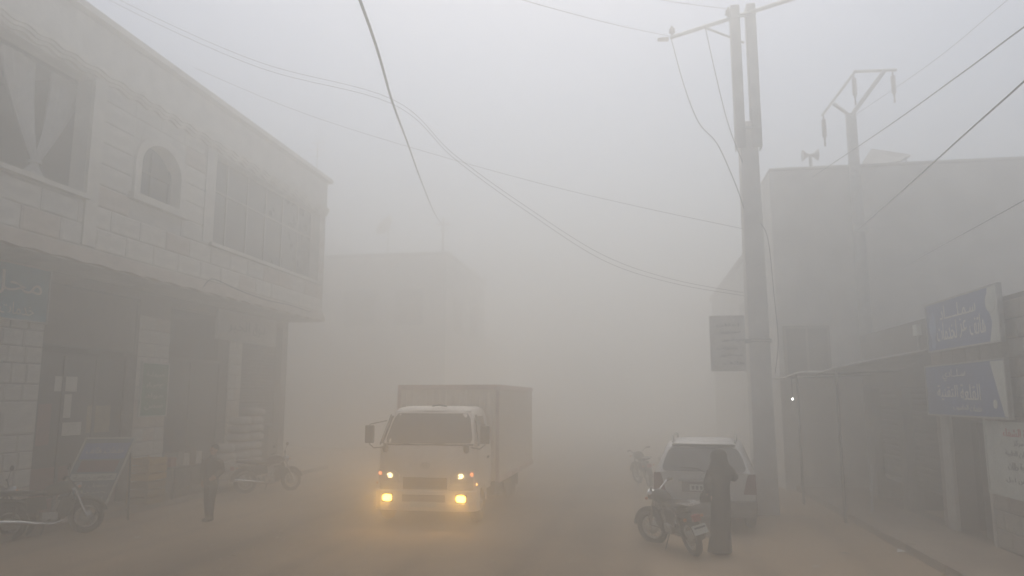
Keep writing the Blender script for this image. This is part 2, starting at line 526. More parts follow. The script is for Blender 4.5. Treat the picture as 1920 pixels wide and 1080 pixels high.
# moulded bands with a slightly wavy lower lip, as the photo shows them
def band(name, X, y0, y1, ztop, layers, m, parent, amp=0.035, per=0.62):
    for k, (proj, h) in enumerate(layers):
        b = MB(); n = int((y1-y0)/0.08); top = []; rings = []
        for i in range(n+1):
            y = y0 + (y1-y0)*i/n
            wv = amp*math.sin(2*math.pi*y/per + 0.6*math.sin(y*1.7))*(1 if k == len(layers)-1 else 0.8)
            z1 = ztop + (wv*0.8 if k else 0); z0 = ztop - h + wv
            rings.append([(X+0.002, y, z0), (X+proj, y, z0), (X+proj, y, z1), (X+0.002, y, z1)])
        b.loft(rings, True, False); b.build(name, m, parent)
        ztop -= h
band('cornice_moulding', XF, Y0+.05, Y1, 9.13, [(0.16, 0.09), (0.12, 0.07), (0.075, 0.07)], STONE, lb)
band('valance_moulding', XF, Y0+.05, Y1-.02, 5.42, [(0.08, 0.10), (0.12, 0.09), (0.16, 0.10)], STONE_B, lb, .016, .8)
MB().box(XF-.05, XF+0.22, Y0, Y1+.1, ZT+.003, ZT+0.14).build('parapet_coping', STONE_C, lb)
MB().box(XF-.02, XF+0.05, Y0, Y1-.01, 9.16, ZT-.01).build('parapet_face', STONE_C, lb)
# balcony ledge, jamb pilaster and railing bar
MB().box(XF-.3, XF+0.14, Y0, 12.62, 6.38, 6.47).build('balcony_ledge', STONE, lb)
MB().box(XF+.0, XF+0.07, 12.56, 12.9, 5.48, 8.9).build('pilaster', STONE, lb)
MB().box(XF+.0, XF+0.05, 16.6, 17.04, 6.4, 8.88).build('pilaster', STONE_C, lb)
MB().box(XF-.03, XF+0.12, 16.9, 23.7, 6.36, 6.452).build('window_ledge', STONE_C, lb)
# arched window: surround, sill, frame and panes
aw = MB()
outer = []; innr = []
def arch_pts(r, zb, grow):
    pts = [(cyw - r, zb)]
    za = 8.25 - 0.62
    for k in range(17):
        a = math.pi - math.pi*k/16
        pts.append((cyw + r*math.cos(a), za + (0.58+grow)*math.sin(a)))
    pts.append((cyw + r, zb)); return pts
A = arch_pts(rad + 0.20, ARW[2], 0.20); B = arch_pts(rad, ARW[2], 0.0)
va = []
for (a, b_) in zip(A, B):
    va += [(XF+.075, a[0], a[1]), (XF+.075, b_[0], b_[1]), (XF-.05, a[0], a[1]), (XF-.02, b_[0], b_[1])]
fa = []
for i in range(len(A)-1):
    o = i*4; q = o+4
    fa += [(o, o+1, q+1, q), (o, q, q+2, o+2), (o+1, o+3, q+3, q+1)]
aw.add(va, fa)
win = aw.build('window', STONE, lb)
MB().box(XF-.2, XF+0.17, ARW[0]-.32, ARW[1]+.32, ARW[2]-.16, ARW[2]-.002).build('sill', STONE, win)
MB().box(XF-.335, XF-.26, ARW[0], ARW[1], ARW[2], ARW[3]).build('pane', WINDOW, win)
fr = MB()
for yy in (ARW[0]+.03, cyw, ARW[1]-.03): fr.box(XF-.255, XF-.2, yy-.03, yy+.03, ARW[2], 8.1)
fr.box(XF-.255, XF-.2, ARW[0], ARW[1], 7.55, 7.61); fr.box(XF-.255, XF-.2, ARW[0], ARW[1], ARW[2], ARW[2]+.07)
fr.build('frame', FRAME_D, win)
# wide window in seven bays
wg = MB().box(XF-.345, XF-.28, BIG[0], BIG[1], BIG[2], BIG[2]+.06).build('window', FRAME, lb)
nb = 6
for i in range(nb):
    a = BIG[0] + (BIG[1]-BIG[0])*i/nb; b_ = BIG[0] + (BIG[1]-BIG[0])*(i+1)/nb
    MB().box(XF-.33, XF-.31, a+.03, b_-.03, BIG[2]+.06, 7.95).build('pane', WINDOW, wg)
    MB().box(XF-.33, XF-.31, a+.03, b_-.03, 8.01, BIG[3]).build('pane', WINDOW, wg)
    MB().box(XF-.345, XF-.27, a-.03, a+.03, BIG[2]+.06, BIG[3]).build('mullion', FRAME, wg)
MB().box(XF-.345, XF-.275, BIG[0]+.03, BIG[1], 7.95, 8.01).build('transom', FRAME, wg)

# ground floor: piers and shop openings
holes = [(13.25, 16.15, 0.13, 4.9), (17.4, 20.25, 0.13, 4.9), (21.0, 23.6, 0.13, 4.9), (6.0, 10.6, 0.13, 4.0)]
w = MB()
wall_x(w, XG, [Y0, 6.0, 10.6, 13.25, 16.15, 17.4, 20.25, 21.0, 23.6, Y1], [0.0, 0.13, 4.0, 4.9, ZO], holes, 0.35)
w.quad((XG, Y1, 0), (-18, Y1, 0), (-18, Y1, ZO), (XG, Y1, ZO))
w.quad((XG, Y0, 0), (-18, Y0, 0), (-18, Y0, ZO), (XG, Y0, ZO))
w.build('shop_wall', MORTAR, lb)
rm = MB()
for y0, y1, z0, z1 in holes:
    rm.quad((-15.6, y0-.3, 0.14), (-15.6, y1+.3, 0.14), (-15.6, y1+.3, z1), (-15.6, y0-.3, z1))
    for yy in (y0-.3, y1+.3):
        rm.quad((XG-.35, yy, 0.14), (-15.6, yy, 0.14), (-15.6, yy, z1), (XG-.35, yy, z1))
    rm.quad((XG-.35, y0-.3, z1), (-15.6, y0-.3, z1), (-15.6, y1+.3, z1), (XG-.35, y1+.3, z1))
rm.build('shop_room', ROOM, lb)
# pier stones: uneven courses
zz = 0.13
for h, bl in ((.33, .40), (.34, .33), (.34, .45), (.34, .36), (.33, .40), (.65, .80), (.33, .42), (.40, .38), (.33, .45), (.33, .5), (.33, .42), (.33, .5)):
    for (a, b_) in ((10.7, 13.23), (16.17, 17.38), (20.27, 20.98)):
        clad(lb, XG, a, b_, zz, min(zz + h, 4.9), [], h, bl, [STONE_B, STONE_C, STONE, STONE_C], 0.045)
    zz += h
    if zz > 4.75: break

# shop fronts inside the openings
def shopfront(y0, y1, ztop, bays, kick, dark):
    f = MB().box(XG-.33, XG-.25, y0, y1, ztop-.08, ztop).build('shop_front', FRAME_D, lb)
    for i in range(bays+1):
        y = y0 + (y1-y0)*i/bays
        MB().box(XG-.33, XG-.25, max(y0, y-.04), min(y1, y+.04), 0.135, ztop-.08).build('mullion', FRAME_D, f)
    for i in range(bays):
        a, b_ = y0+(y1-y0)*i/bays+.04, y0+(y1-y0)*(i+1)/bays-.04
        MB().box(XG-.30, XG-.285, a, b_, 0.135+kick, ztop-.08).build('pane', WINDOW, f)
        MB().box(XG-.31, XG-.27, a, b_, 0.135, 0.135+kick-.002).build('kick_panel', dark, f)
    return f
REDP = mat('oxide_red_paint', (0.15, 0.045, 0.035), 0.6, 0, 0.25, 2)
shopfront(13.25, 16.15, 3.5, 3, 0.95, REDP)
shopfront(17.4, 20.25, 3.6, 2, 0.3, SHUTTER)
def shutter(y0, y1, z0, z1, X, parent, n=None, m=SHUTTER):
    n = n or int((z1-z0)/0.11); h = (z1-z0)/n
    sh = MB().box(X-.04, X-.02, y0, y1, z0, z1).build('shutter', m, parent)
    me = MB().prism([(-.5, 0), (-.25, 1), (.25, 1), (.5, 0)], lambda u, v, d: (v*0.02, d-.5, u)).mesh('slat'); me.materials.append(m)
    for i in range(n):
        piece('slat', me, m, sh, (X-.02, (y0+y1)/2, z0+h*(i+.5)), (1, (y1-y0-.02), h*0.96))
    return sh
shutter(21.0, 23.6, 1.6, 4.9, XG-.2, lb)

# signs on the left building (all hang on it, so things of their own)
def board_x(name, label, X, y0, y1, z0, z1, m, frame, th=0.06, group=None):
    """a flat sign box facing +X"""
    t = thing(name, label, 'sign', (X-th/2, (y0+y1)/2, z0), group)
    MB().box(X-th, X-.008, y0, y1, z0, z1).build('panel', m, t)
    f = MB(); e = 0.035
    f.box(X-th-.01, X+.008, y0-e, y0-.001, z0-e, z1+e); f.box(X-th-.01, X+.008, y1+.001, y1+e, z0-e, z1+e)
    f.box(X-th-.008, X+.006, y0, y1, z0-e, z0-.001); f.box(X-th-.008, X+.006, y0, y1, z1+.001, z1+e)
    f.build('frame', frame, t)
    return t
ts = board_x('shop_sign', 'faded teal sign with big white lettering high on the stone pier', XG+.14, 10.2, 13.12, 4.02, 5.06, TEAL, STEEL)
lettering('lettering', 'محل', WHITE, ts, (XG+.134, 11.6, 4.42), (0, 1, 0), (0, 0, 1), 1.35, 0.5)
lettering('lettering', 'خدمات عامة', SIGNWHITE, ts, (XG+.134, 11.2, 4.1), (0, 1, 0), (0, 0, 1), 1.6, 0.24)
bs = board_x('shop_sign', 'dull brown fascia board over the red shop door', XG-.05, 13.3, 16.1, 3.62, 4.86, mat('brown_board', (0.14, 0.115, 0.095), 0.7, 0, 0.25, 2), FRAME_D)
gs = board_x('notice_board', 'tall green notice panel fixed to the narrow stone pier', XG+.09, 16.3, 17.3, 2.1, 3.36, GREEN, SIGNWHITE)
for i in range(4):
    lettering('lettering', ('صيدلية', 'خضار', 'مواد', 'سمن')[i], SIGNWHITE, gs, (XG+.084, 16.45, 3.02-.26*i), (0, 1, 0), (0, 0, 1), 0.7, 0.15)
ps = board_x('shop_sign', 'pale grey sign board under the overhang at the far shops', XG+.25, 19.2, 22.6, 4.22, 5.0, mat('pale_board', (0.36, 0.34, 0.31), 0.8, 0, 0.15, 2), STEEL)
lettering('lettering', 'سوق الخير', INK, ps, (XG+.244, 19.7, 4.4), (0, 1, 0), (0, 0, 1), 2.2, 0.4)
# paper notices on the glass of the red shop
PAPER = mat('paper', (0.55, 0.53, 0.48), 0.9, 0, 0.08, 6)
for y0, y1, z0, z1, lb_ in ((13.98, 14.62, 2.66, 2.98, 'wide white paper notice taped high on the shop glass'), (14.3, 14.85, 1.72, 2.0, 'white paper notice low on the shop glass'),
                            (14.2, 14.5, 2.1, 2.6, 'grey paper poster between two white notices on the shop glass'), (13.34, 13.52, 2.2, 2.65, 'small paper strip at the shop door edge')):
    n_ = MB().box(XG-.283, XG-.276, y0, y1, z0, z1).build('paper_notice', PAPER if 'white' in lb_ else mat('grey_paper', (0.3, 0.29, 0.27), 0.9, 0, 0.15, 6))
    tag(n_, lb_, 'notice', 'paper notices on the shop glass')
po = MB().box(XG-.283, XG-.276, 13.6, 13.95, 1.55, 2.4).build('poster', mat('dull_red_poster', (.17, .06, .055), .8, 0, .25, 4))
tag(po, 'red poster on the shop door beside the paper notices', 'poster')
po = MB().box(XG-.283, XG-.276, 15.0, 15.75, 1.75, 2.35).build('poster', mat('ochre_poster', (0.25, 0.2, 0.11), 0.8, 0, 0.3, 4))
tag(po, 'dull ochre poster in the right hand shop pane', 'poster')

# tied curtain in the balcony opening: two gathered halves meeting at a knot
CYK = 11.85
def curtain():
    t = thing('curtain', 'white curtain tied in a knot in the upper balcony opening', 'curtain', (XF-.5, CYK, 6.5))
    for sd_ in (-1, 1):
        b = MB(); n = 28; rows = []
        for z, cy_, hw in ((8.82, .62, .42), (8.4, .55, .36), (8.0, .44, .28), (7.6, .30, .20), (7.25, .16, .13), (7.0, .05, .08), (6.92, .035, .06)):
            rows.append([(XF-.5 + (.05+.06*hw)*math.sin(2*math.pi*k/n) + .035*math.sin(k*2.3+z*.5)*min(1, hw*3), CYK + sd_*cy_ + hw*math.cos(2*math.pi*k/n), z) for k in range(n)])
        b.loft(rows, True); b.build('drape', CLOTHWHITE, t)
    b = MB(); n = 28
    b.loft([[(XF-.5 + (.05+.06*hw)*math.sin(2*math.pi*k/n) + .03*math.sin(k*2.3)*hw*2, CYK + hw*math.cos(2*math.pi*k/n), z) for k in range(n)] for z, hw in ((6.92, .07), (6.85, .12), (6.7, .24), (6.5, .34))], True); b.build('tail', CLOTHWHITE, t)
    MB().torus((XF-.5, CYK, 6.92), 'Z', 0.11, 0.03, 16, 6).build('tie', CLOTHWHITE, t)
    MB().cyl((XF-.5, 8.0, 8.83), (XF-.5, 12.5, 8.83), 0.018, 8).build('rail', STEEL, t)
curtain()

an = MB(); an.cyl((-10.9, 23.8, 10.19), (-10.9, 23.8, 11.6), 0.015, 6)
for k, L in ((11.5, .5), (11.25, .7), (11.0, .6)): an.cyl((-10.9-L/2, 23.8, k), (-10.9+L/2, 23.8, k), 0.008, 5)
tag(an.build('roof_antenna', STEEL), 'thin roof antenna at the far corner of the stone building', 'antenna')
vp = MB(); vp.box(-11.2, -10.62, 11.9, 12.25, 10.193, 10.3); vp.tube([(-10.95, 12.1, 10.29), (-10.9, 12.1, 10.42), (-10.72, 12.1, 10.5)], .04, 8)
tag(vp.build('roof_spout', FRAME_D), 'small dark spout on the roof edge of the stone building', 'spout')

# ================================================================== far buildings
def plain_block(name, label, x0, x1, y0, y1, zt, wins, m, face):
    t = thing(name, label, 'building', ((x0+x1)/2, (y0+y1)/2, 0))
    MB().box(x0, x1, y0, y1, 0, zt).build('wall', m, t)
    c = MB(); c.box(x0-.12, x1+.12, y0-.12, y1+.12, zt+.003, zt+.18); c.build('roof_slab', CONCRETE, t)
    for (a, b_, z0, z1, f) in wins:
        if f == 'Y':
            q = MB().box(a-.08, b_+.08, y0-.05, y0-.003, z0-.08, z1+.08).build('window', CONCRETE, t)
            MB().box(a, b_, y0-.06, y0-.052, z0, z1).build('pane', FARGLASS, q)
        else:
            X = x1 if f == '+X' else x0; s = 1 if f == '+X' else -1
            q = MB().box(min(X+.003*s, X+.05*s), max(X+.003*s, X+.05*s), a-.08, b_+.08, z0-.08, z1+.08).build('window', CONCRETE, t)
            MB().box(min(X+.052*s, X+.06*s), max(X+.052*s, X+.06*s), a, b_, z0, z1).build('pane', FARGLASS, q)
    return t
FARGLASS = mat('haze_faded_pane', (0.45, 0.42, 0.38), .6, 0, .2, 3)  # glass painted near the wall tone, so haze fading is in its colour
DUN = mat('dun_render', (0.66, 0.625, 0.57), 0.92, 0, 0.1, 0.8, 0.3, 20)
plain_block('far_building', 'hazy flat roofed block beyond the stone building', -23, -9.55, 37, 47, 9.95,
            [(-15.0, -13.4, 6.4, 8.1, 'Y'), (-12.2, -10.8, 6.4, 8.1, 'Y'), (38.8, 40.5, 6.2, 7.9, '+X'), (43, 44.7, 6.2, 7.9, '+X')], DUN, '+X')
plain_block('far_building', 'faint low building deep in the haze past the truck', -22, -10.5, 50, 62, 6.6, [(52, 54, 3.6, 5.0, '+X')], DUN, '+X')
plain_block('far_building', 'faint pale building behind the utility pole in the haze', 4.15, 12, 26.6, 40, 7.6,
            [(28, 29.6, 4.6, 6.0, '-X'), (32, 33.6, 4.6, 6.0, '-X')], DUN, '-X')

dish = thing('satellite_dish', 'satellite dish tilted up on the hazy flat roof', 'dish', (-13.1, 38.0, 10.14))
rot = Matrix.Rotation(R(-52), 3, 'Y')
db = MB(); rings = []
for k in range(6):
    r_ = 0.62*k/5 + 0.02; rings.append([Vector((-13.1, 38.0, 11.75)) + rot @ Vector((r_*math.cos(q*math.pi/10), r_*math.sin(q*math.pi/10), 0.28*(r_/.62)**2)) for q in range(20)])
db.loft(rings, False); db.build('reflector', STEEL, dish)
MB().tube([(-13.1, 38, 10.15), (-13.1, 38, 11.7)], .04, 8).build('mast', STEEL, dish)
MB().tube([Vector((-13.1, 38.0, 11.75)) + rot @ Vector((.6, 0, .27)), Vector((-13.1, 38.0, 11.75)) + rot @ Vector((.1, 0, .75))], .015, 6).build('feed_arm', STEEL, dish)
mp_ = MB(); mp_.cyl((-9.85, 37.4, 10.14), (-9.85, 37.4, 12.1), 0.07, 8); mp_.box(-10.25, -9.45, 37.36, 37.44, 11.65, 11.75); mp_.box(-9.95, -9.75, 37.3, 37.5, 11.3, 11.5)
tag(mp_.build('roof_mast', STEEL), 'short steel mast at the roof corner holding the thick cable', 'mast')

# ================================================================== right tall block with camera facing wall
tb = thing('rendered_building', 'tall bare rendered building with plain end wall above the awning', 'building', (8.2, 24, 0))
w = MB(); w.box(4.07, 14.5, 22.0, 26.2, 0, 9.12); w.build('wall', PLASTER, tb, 0.02)
w = MB(); w.box(4.07, 14.5, 21.96, 26.2, 9.123, 9.22); w.build('roof_coping', CONCRETE, tb, 0.02)
q = MB().box(4.2, 5.45, 21.9, 21.997, 3.1, 4.55).build('window', FRAME, tb)
MB().box(4.28, 4.8, 21.88, 21.898, 3.2, 4.47).build('pane', WINDOW, q)
MB().box(4.86, 5.37, 21.88, 21.898, 3.2, 4.47).build('pane', WINDOW, q)
# block courses showing through the thin render
BLK = MB().box(-.5, .5, -.5, .5, -.5, .5).mesh('block'); BLK.materials.append(PLASTER)
# roof things
sp = thing('loudspeaker_pair', 'pair of horn loudspeakers on a short mast on the roof edge', 'loudspeaker', (5.32, 22.3, 9.22))
MB().cyl((5.32, 22.3, 9.22), (5.32, 22.3, 9.68), .05, 8).build('mast', STEEL, sp)
for s in (-1, 1):
    MB().lathe([(0.04, 0.02), (0.07, .1), (0.17, 0.2), (.175, .22)], (5.32, 22.3, 9.66), 'X', 14).build('horn', STEEL, sp) if s > 0 else \
    MB().lathe([(0.175, -0.22), (0.17, -.2), (0.07, -.1), (.04, -.02)], (5.32, 22.3, 9.66), 'X', 14).build('horn', STEEL, sp)
so = thing('solar_panel', 'tilted solar water panel on the roof of the rendered building', 'solar panel', (7.7, 22.7, 9.22))
c4 = [Vector(p) for p in ((6.75, 22.45, 9.32), (7.35, 23.3, 10.1), (8.3, 22.9, 9.72), (7.7, 22.1, 9.28))]
nn = (c4[1]-c4[0]).cross(c4[3]-c4[0]).normalized()*.06
MB().add([*c4, *[p+nn for p in c4]], [(0, 1, 2, 3), (7, 6, 5, 4), (0, 4, 5, 1), (1, 5, 6, 2), (2, 6, 7, 3), (3, 7, 4, 0)]).build('panel', mat('solar_dark', (0.16, 0.165, 0.17), 0.35, 0, .2, 4), so)
for xx, yy, zz in ((7.0, 22.5, 9.36), (7.35, 23.2, 10.0), (8.15, 22.85, 9.66)): MB().cyl((xx, yy, 9.22), (xx, yy, zz), .025, 6).build('leg', STEEL, so)

# ================================================================== right single storey shops with the signs
XR = 5.78
rb = thing('shop_row', 'low stone shop row with awning and signs beside the pavement', 'building', (8.0, 14.0, 0))
holes = [(13.66, 15.0, 0.115, 2.13), (15.75, 17.55, 0.115, 2.75), (17.95, 19.7, 0.115, 2.75)]
w = MB()
us = [6.0, 13.66, 15.0, 15.75, 17.55, 17.95, 19.7, 20.3]
ZR = 4.1
wall_x(w, XR, us, [0, 0.115, 2.13, 2.75, ZR], holes, 0.3, -1)
w.quad((XR, 20.3, 0), (11, 20.3, 0), (11, 20.3, ZR), (XR, 20.3, ZR))
w.quad((XR, 6.0, ZR), (XR, 20.3, ZR), (11, 20.3, ZR), (11, 6.0, ZR))
w.quad((XR, 6.0, 0), (11, 6.0, 0), (11, 6, ZR), (XR, 6, ZR))
w.quad((11, 6.0, 0), (11, 20.3, 0), (11, 20.3, ZR), (11, 6, ZR))
w.build('wall', mat('shade_dark_plaster', (.14, .13, .118), .92, 0, .22, 1.2, .3, 30), rb)  # plaster colour darkened to deepen the shade beneath the awning
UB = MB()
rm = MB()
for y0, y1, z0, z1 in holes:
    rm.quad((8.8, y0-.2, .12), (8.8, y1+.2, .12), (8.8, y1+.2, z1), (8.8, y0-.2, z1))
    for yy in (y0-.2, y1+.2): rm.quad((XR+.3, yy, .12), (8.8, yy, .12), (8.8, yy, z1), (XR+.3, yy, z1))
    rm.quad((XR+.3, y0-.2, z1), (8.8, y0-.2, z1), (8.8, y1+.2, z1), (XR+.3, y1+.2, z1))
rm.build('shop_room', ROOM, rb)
# rough wall stones (mirrored: their face looks to -X)
BLOCK_L = BLOCK.copy(); 
for v in BLOCK_L.vertices: v.co.x *= -1
BLOCK_L.flip_normals()
def clad_r(y0, y1, z0, z1, holes_, ch, bl, mats):
    z = z0; row = 0
    while z < z1 - .1:
        h = min(ch, z1-z); segs = [(y0, y1)]
        for a, b_, c, e in holes_:
            if z + h > c+.02 and z < e-.02:
                ns = []
                for s0, s1 in segs:
                    if b_ <= s0 or a >= s1: ns.append((s0, s1)); continue
                    if a > s0: ns.append((s0, a))
                    if b_ < s1: ns.append((b_, s1))
                segs = ns
        for s0, s1 in segs:
            n = max(1, round((s1-s0)/bl)); L = (s1-s0)/n
            cuts = [s0] + [s0 + L*i + (L*.4 if row % 2 else 0) + rnd.uniform(-.05, .05) for i in range(1, n)] + [s1]
            for a, b_ in zip(cuts, cuts[1:]):
                if b_-a < .08: continue
                piece('stone', BLOCK_L, rnd.choice(mats), rb, (XR+.012, (a+b_)/2, z+h/2), (.035+rnd.uniform(0, .015), b_-a-.016, h-.016))
        z += ch; row += 1
WST = [mat('wall_stone_a', (0.31, 0.285, 0.25), .92, 0, .18, 3, .4, 30), mat('wall_stone_b', (0.29, 0.25, 0.22), .92, 0, .18, 3, .4, 30), mat('wall_stone_c', (0.30, 0.28, 0.255), .92, 0, .18, 3, .4, 30)]
clad_r(10.6, 15.7, 0.13, 4.08, [(13.6, 15.06, 0, 2.2)], 0.30, 0.52, WST)
# door of the white framed entrance
d = MB().box(XR+.2, XR+.25, 13.7, 14.5, 0.12, 2.08).build('door', mat('grey_door', (0.09, 0.085, 0.08), .6, 0, .2, 4), rb)
for z0, z1 in ((.25, .85), (1.0, 1.9)): MB().box(XR+.185, XR+.198, 13.8, 14.4, z0, z1).build('door_panel', FRAME_D, d)
MB().cyl((XR+.15, 13.8, 1.05), (XR+.199, 13.8, 1.05), .025, 8).build('handle', STEEL, d)
MB().box(XR-.06, XR+.1, 15.02, 15.42, 0.12, 2.2).build('door_post', mat('white_post', (0.42, 0.41, 0.38), .8, 0, .15, 3), rb, .01)
MB().box(XR-.05, XR+.1, 13.56, 13.655, 0.12, 2.2).build('door_post', CONCRETE, rb, .01)
for y0, y1 in ((15.75, 17.55), (17.95, 19.7)):
    shutter_o = MB().box(XR+.2, XR+.24, y0, y1, 0.6, 2.75).build('shutter', SHUTTER, rb)
    me = MB().prism([(-.5, 0), (-.25, 1), (.25, 1), (.5, 0)], lambda u, v, d_: (-v*0.02, d_-.5, u)).mesh('slat'); me.materials.append(SHUTTER)
    for i in range(18): piece('slat', me, SHUTTER, shutter_o, (XR+.2, (y0+y1)/2, .66+.118*i), (1, y1-y0-.02, .11))

def board_r(name, label, X, y0, y1, z0, z1, m, frame, th=0.06):
    t = thing(name, label, 'sign', (X+th/2, (y0+y1)/2, z0))
    MB().box(X+.008, X+th, y0, y1, z0, z1).build('panel', m, t)
    f = MB(); e = .03
    f.box(X-.008, X+th+.01, y0-e, y0-.001, z0-e, z1+e); f.box(X-.008, X+th+.01, y1+.001, y1+e, z0-e, z1+e)
    f.box(X-.006, X+th+.008, y0, y1, z0-e, z0-.001); f.box(X-.006, X+th+.008, y0, y1, z1+.001, z1+e)
    f.build('frame', frame, t)
    for yy in (y0+.3, y1-.3): MB().cyl((X+th, yy, (z0+z1)/2), (XR+.02, yy, (z0+z1)/2), .02, 6).build('bracket', STEEL, t)
    return t
def disc_r(X, y, z, r_, m, t, name='emblem', sy=1.0):
    MB().prism([(r_*sy*math.cos(a*math.pi/10), r_*math.sin(a*math.pi/10)) for a in range(20)], lambda u, v, d_: (X-.006*d_, y+u, z+v)).build(name, m, t)
# upper blue sign
XS = 5.58
s1 = board_r('shop_sign', 'upper blue sign with white lettering and round emblems over the doorway', XS, 12.44, 15.28, 3.4, 4.26, BLUE, STEEL)
MB().prism([(0, 0), (.34, 0), (.22, .3), (.36, .62), (.3, .86), (0, .86)], lambda u, v, d_: (XS+.007-.006*d_, 12.44+u, 3.4+v)).build('white_border', SIGNWHITE, s1)
disc_r(XS-.0, 12.66, 4.02, .17, SIGNWHITE, s1)
disc_r(XS+.007, 15.02, 3.84, .26, mat('pale_blue', (.22, .30, .45), .6, 0, .1, 3), s1, 'emblem', .6)
disc_r(XS+.007, 15.02, 3.52, .10, mat('pale_blue', (.22, .30, .45)), s1, 'emblem', 1.0)
lettering('lettering', 'سـمـلـــــاد', WHITE, s1, (XS+.007, 14.65, 3.93), (0, -1, 0), (0, 0, 1), 1.45, .24)
lettering('lettering', 'هاتف عز لخدمات', WHITE, s1, (XS+.007, 14.85, 3.55), (0, -1, 0), (0, 0, 1), 1.95, .33)
# lower blue sign
s2 = board_r('shop_sign', 'lower blue sign with three lines of white lettering above the door', XS, 12.42, 15.55, 2.22, 3.10, BLUE, STEEL)
MB().prism([(0, 0), (.12, 0), (.46, .86), (0, .86)], lambda u, v, d_: (XS+.007-.006*d_, 12.42+u, 2.23+v)).build('white_border', SIGNWHITE, s2)
disc_r(XS+.007, 12.82, 2.42, .07, SIGNWHITE, s2)
lettering('lettering', 'سـلــادي', WHITE, s2, (XS+.007, 14.75, 2.82), (0, -1, 0), (0, 0, 1), .95, .2)
lettering('lettering', 'القلعة التقنية', WHITE, s2, (XS+.007, 15.05, 2.48), (0, -1, 0), (0, 0, 1), 1.75, .27)
lettering('lettering', 'خدمات الحاسوب', SIGNWHITE, s2, (XS+.007, 14.4, 2.29), (0, -1, 0), (0, 0, 1), 1.1, .11)
# white sign beside the door
s3 = board_r('wall_banner', 'large white banner with small dark lettering beside the doorway', XR-.1, 11.2, 13.5, 1.02, 2.12, SIGNWHITE, SIGNWHITE, .03)
for txt, wd, hh, z, m_ in (('مركز', .3, .1, 1.78, INK), ('للخدمات الطبية', .85, .1, 1.62, mat('sign_red')if False else INK), ('معالجة حالات', .75, .12, 1.42, INK), ('عمل من اجل', .95, .09, 1.22, INK)):
    lettering('lettering', txt, m_, s3, (XR-.093, 12.75+wd/2-.3, z), (0, -1, 0), (0, 0, 1), wd, hh)
lettering('lettering', 'مجمع الشفاء', RED, s3, (XR-.093, 12.9, 1.92), (0, -1, 0), (0, 0, 1), 1.0, .13)

# awning: corrugated sheet on posts, edge sagging between them
POSTM = mat('grey_post', (.13, .125, .115), .7, .2, .2, 5)
aw_t = thing('awning', 'long sagging tin awning over the shop pavement', 'awning', (4.7, 18.5, 0.115))
n = 48
b = MB()
AY0, AY1 = 15.6, 21.85
def awx(y): return 5.60 - 1.45*min(1, (y-AY0)/.9) - .5*max(0, (y-AY0-.9)/(AY1-AY0-.9))
def awz(f, y): return 3.40 - .25*min(1, (y-AY0)/.9) - .11*max(0, (y-AY0-.9)/(AY1-AY0-.9)) + .035*math.sin(y*2.1) + f*0.06
ys_ = [AY0 + (AY1-AY0)*i/n for i in range(n+1)]
sheet = []
for i, y in enumerate(ys_):
    r_ = .012*(i % 2); xb = XR-.05 if y < 20.3 else XR+.3; xa = awx(y); xm = (xa+xb)/2
    sheet.append([(xa, y, awz(0, y)+r_), (xm, y, awz(.5, y)+r_), (xb, y, awz(1, y)+r_), (xb, y, awz(1, y)+r_-.012), (xm, y, awz(.5, y)+r_-.012), (xa, y, awz(0, y)+r_-.012)])
b.loft(sheet, True, False); b.build('roof_sheet', TIN, aw_t)
e = MB(); e.tube([(awx(y)-.02, y, awz(0, y)-.012) for y in ys_], .024, 8); e.build('edge_roll', mat('pale_canvas', (.36, .35, .325), .8, 0, .15, 3), aw_t)
for y in (16.55, 19.2, 21.7): MB().cyl((awx(y)+.05, y, -.01 if awx(y) < 4.3 else .11), (awx(y)+.05, y, awz(0, y)-.03), .03, 8).build('post', POSTM, aw_t)
for y in (17.6, 19.6): MB().tube([(awx(y), y, awz(0, y)-.05), (XR-.01, y, awz(1, y)-.05)], .022, 6).build('rafter', FRAME_D, aw_t)
bu = thing('bulb', 'small lit white bulb hanging under the awning', 'bulb', (3.86, 19.4, 2.44))
MB().ball((3.86, 19.4, 2.5), (.024, .024, .03), 10, 8).build('glass', mat('lit_bulb', (1, 1, .96), .4, 0, 0, 1, emit=(1, .98, .92), estr=16.0), bu)
MB().tube([(3.86, 19.4, 2.53), (3.86, 19.4, awz(0, 19.4)-.02)], .008, 6).build('flex', WIRE, bu)
lp = MB().tube([(4.9, 17.2, .115), (5.05, 17.5, 1.1)], .03, 8)
tag(lp.build('leaning_bar', STEEL), 'thin pale bar leaning in the dark under the awning', 'bar')
ju = thing('junction_box', 'small white junction box on the wall left of the upper sign', 'box', (XR-.05, 16.2, 3.78))
MB().box(XR-.1, XR-.003, 16.1, 16.32, 3.78, 4.0).build('case', SIGNWHITE, ju)
MB().tube([(XR-.05, 16.2, 3.78), (XR-.05, 16.2, 3.4)], .02, 6).build('conduit', STEEL, ju)

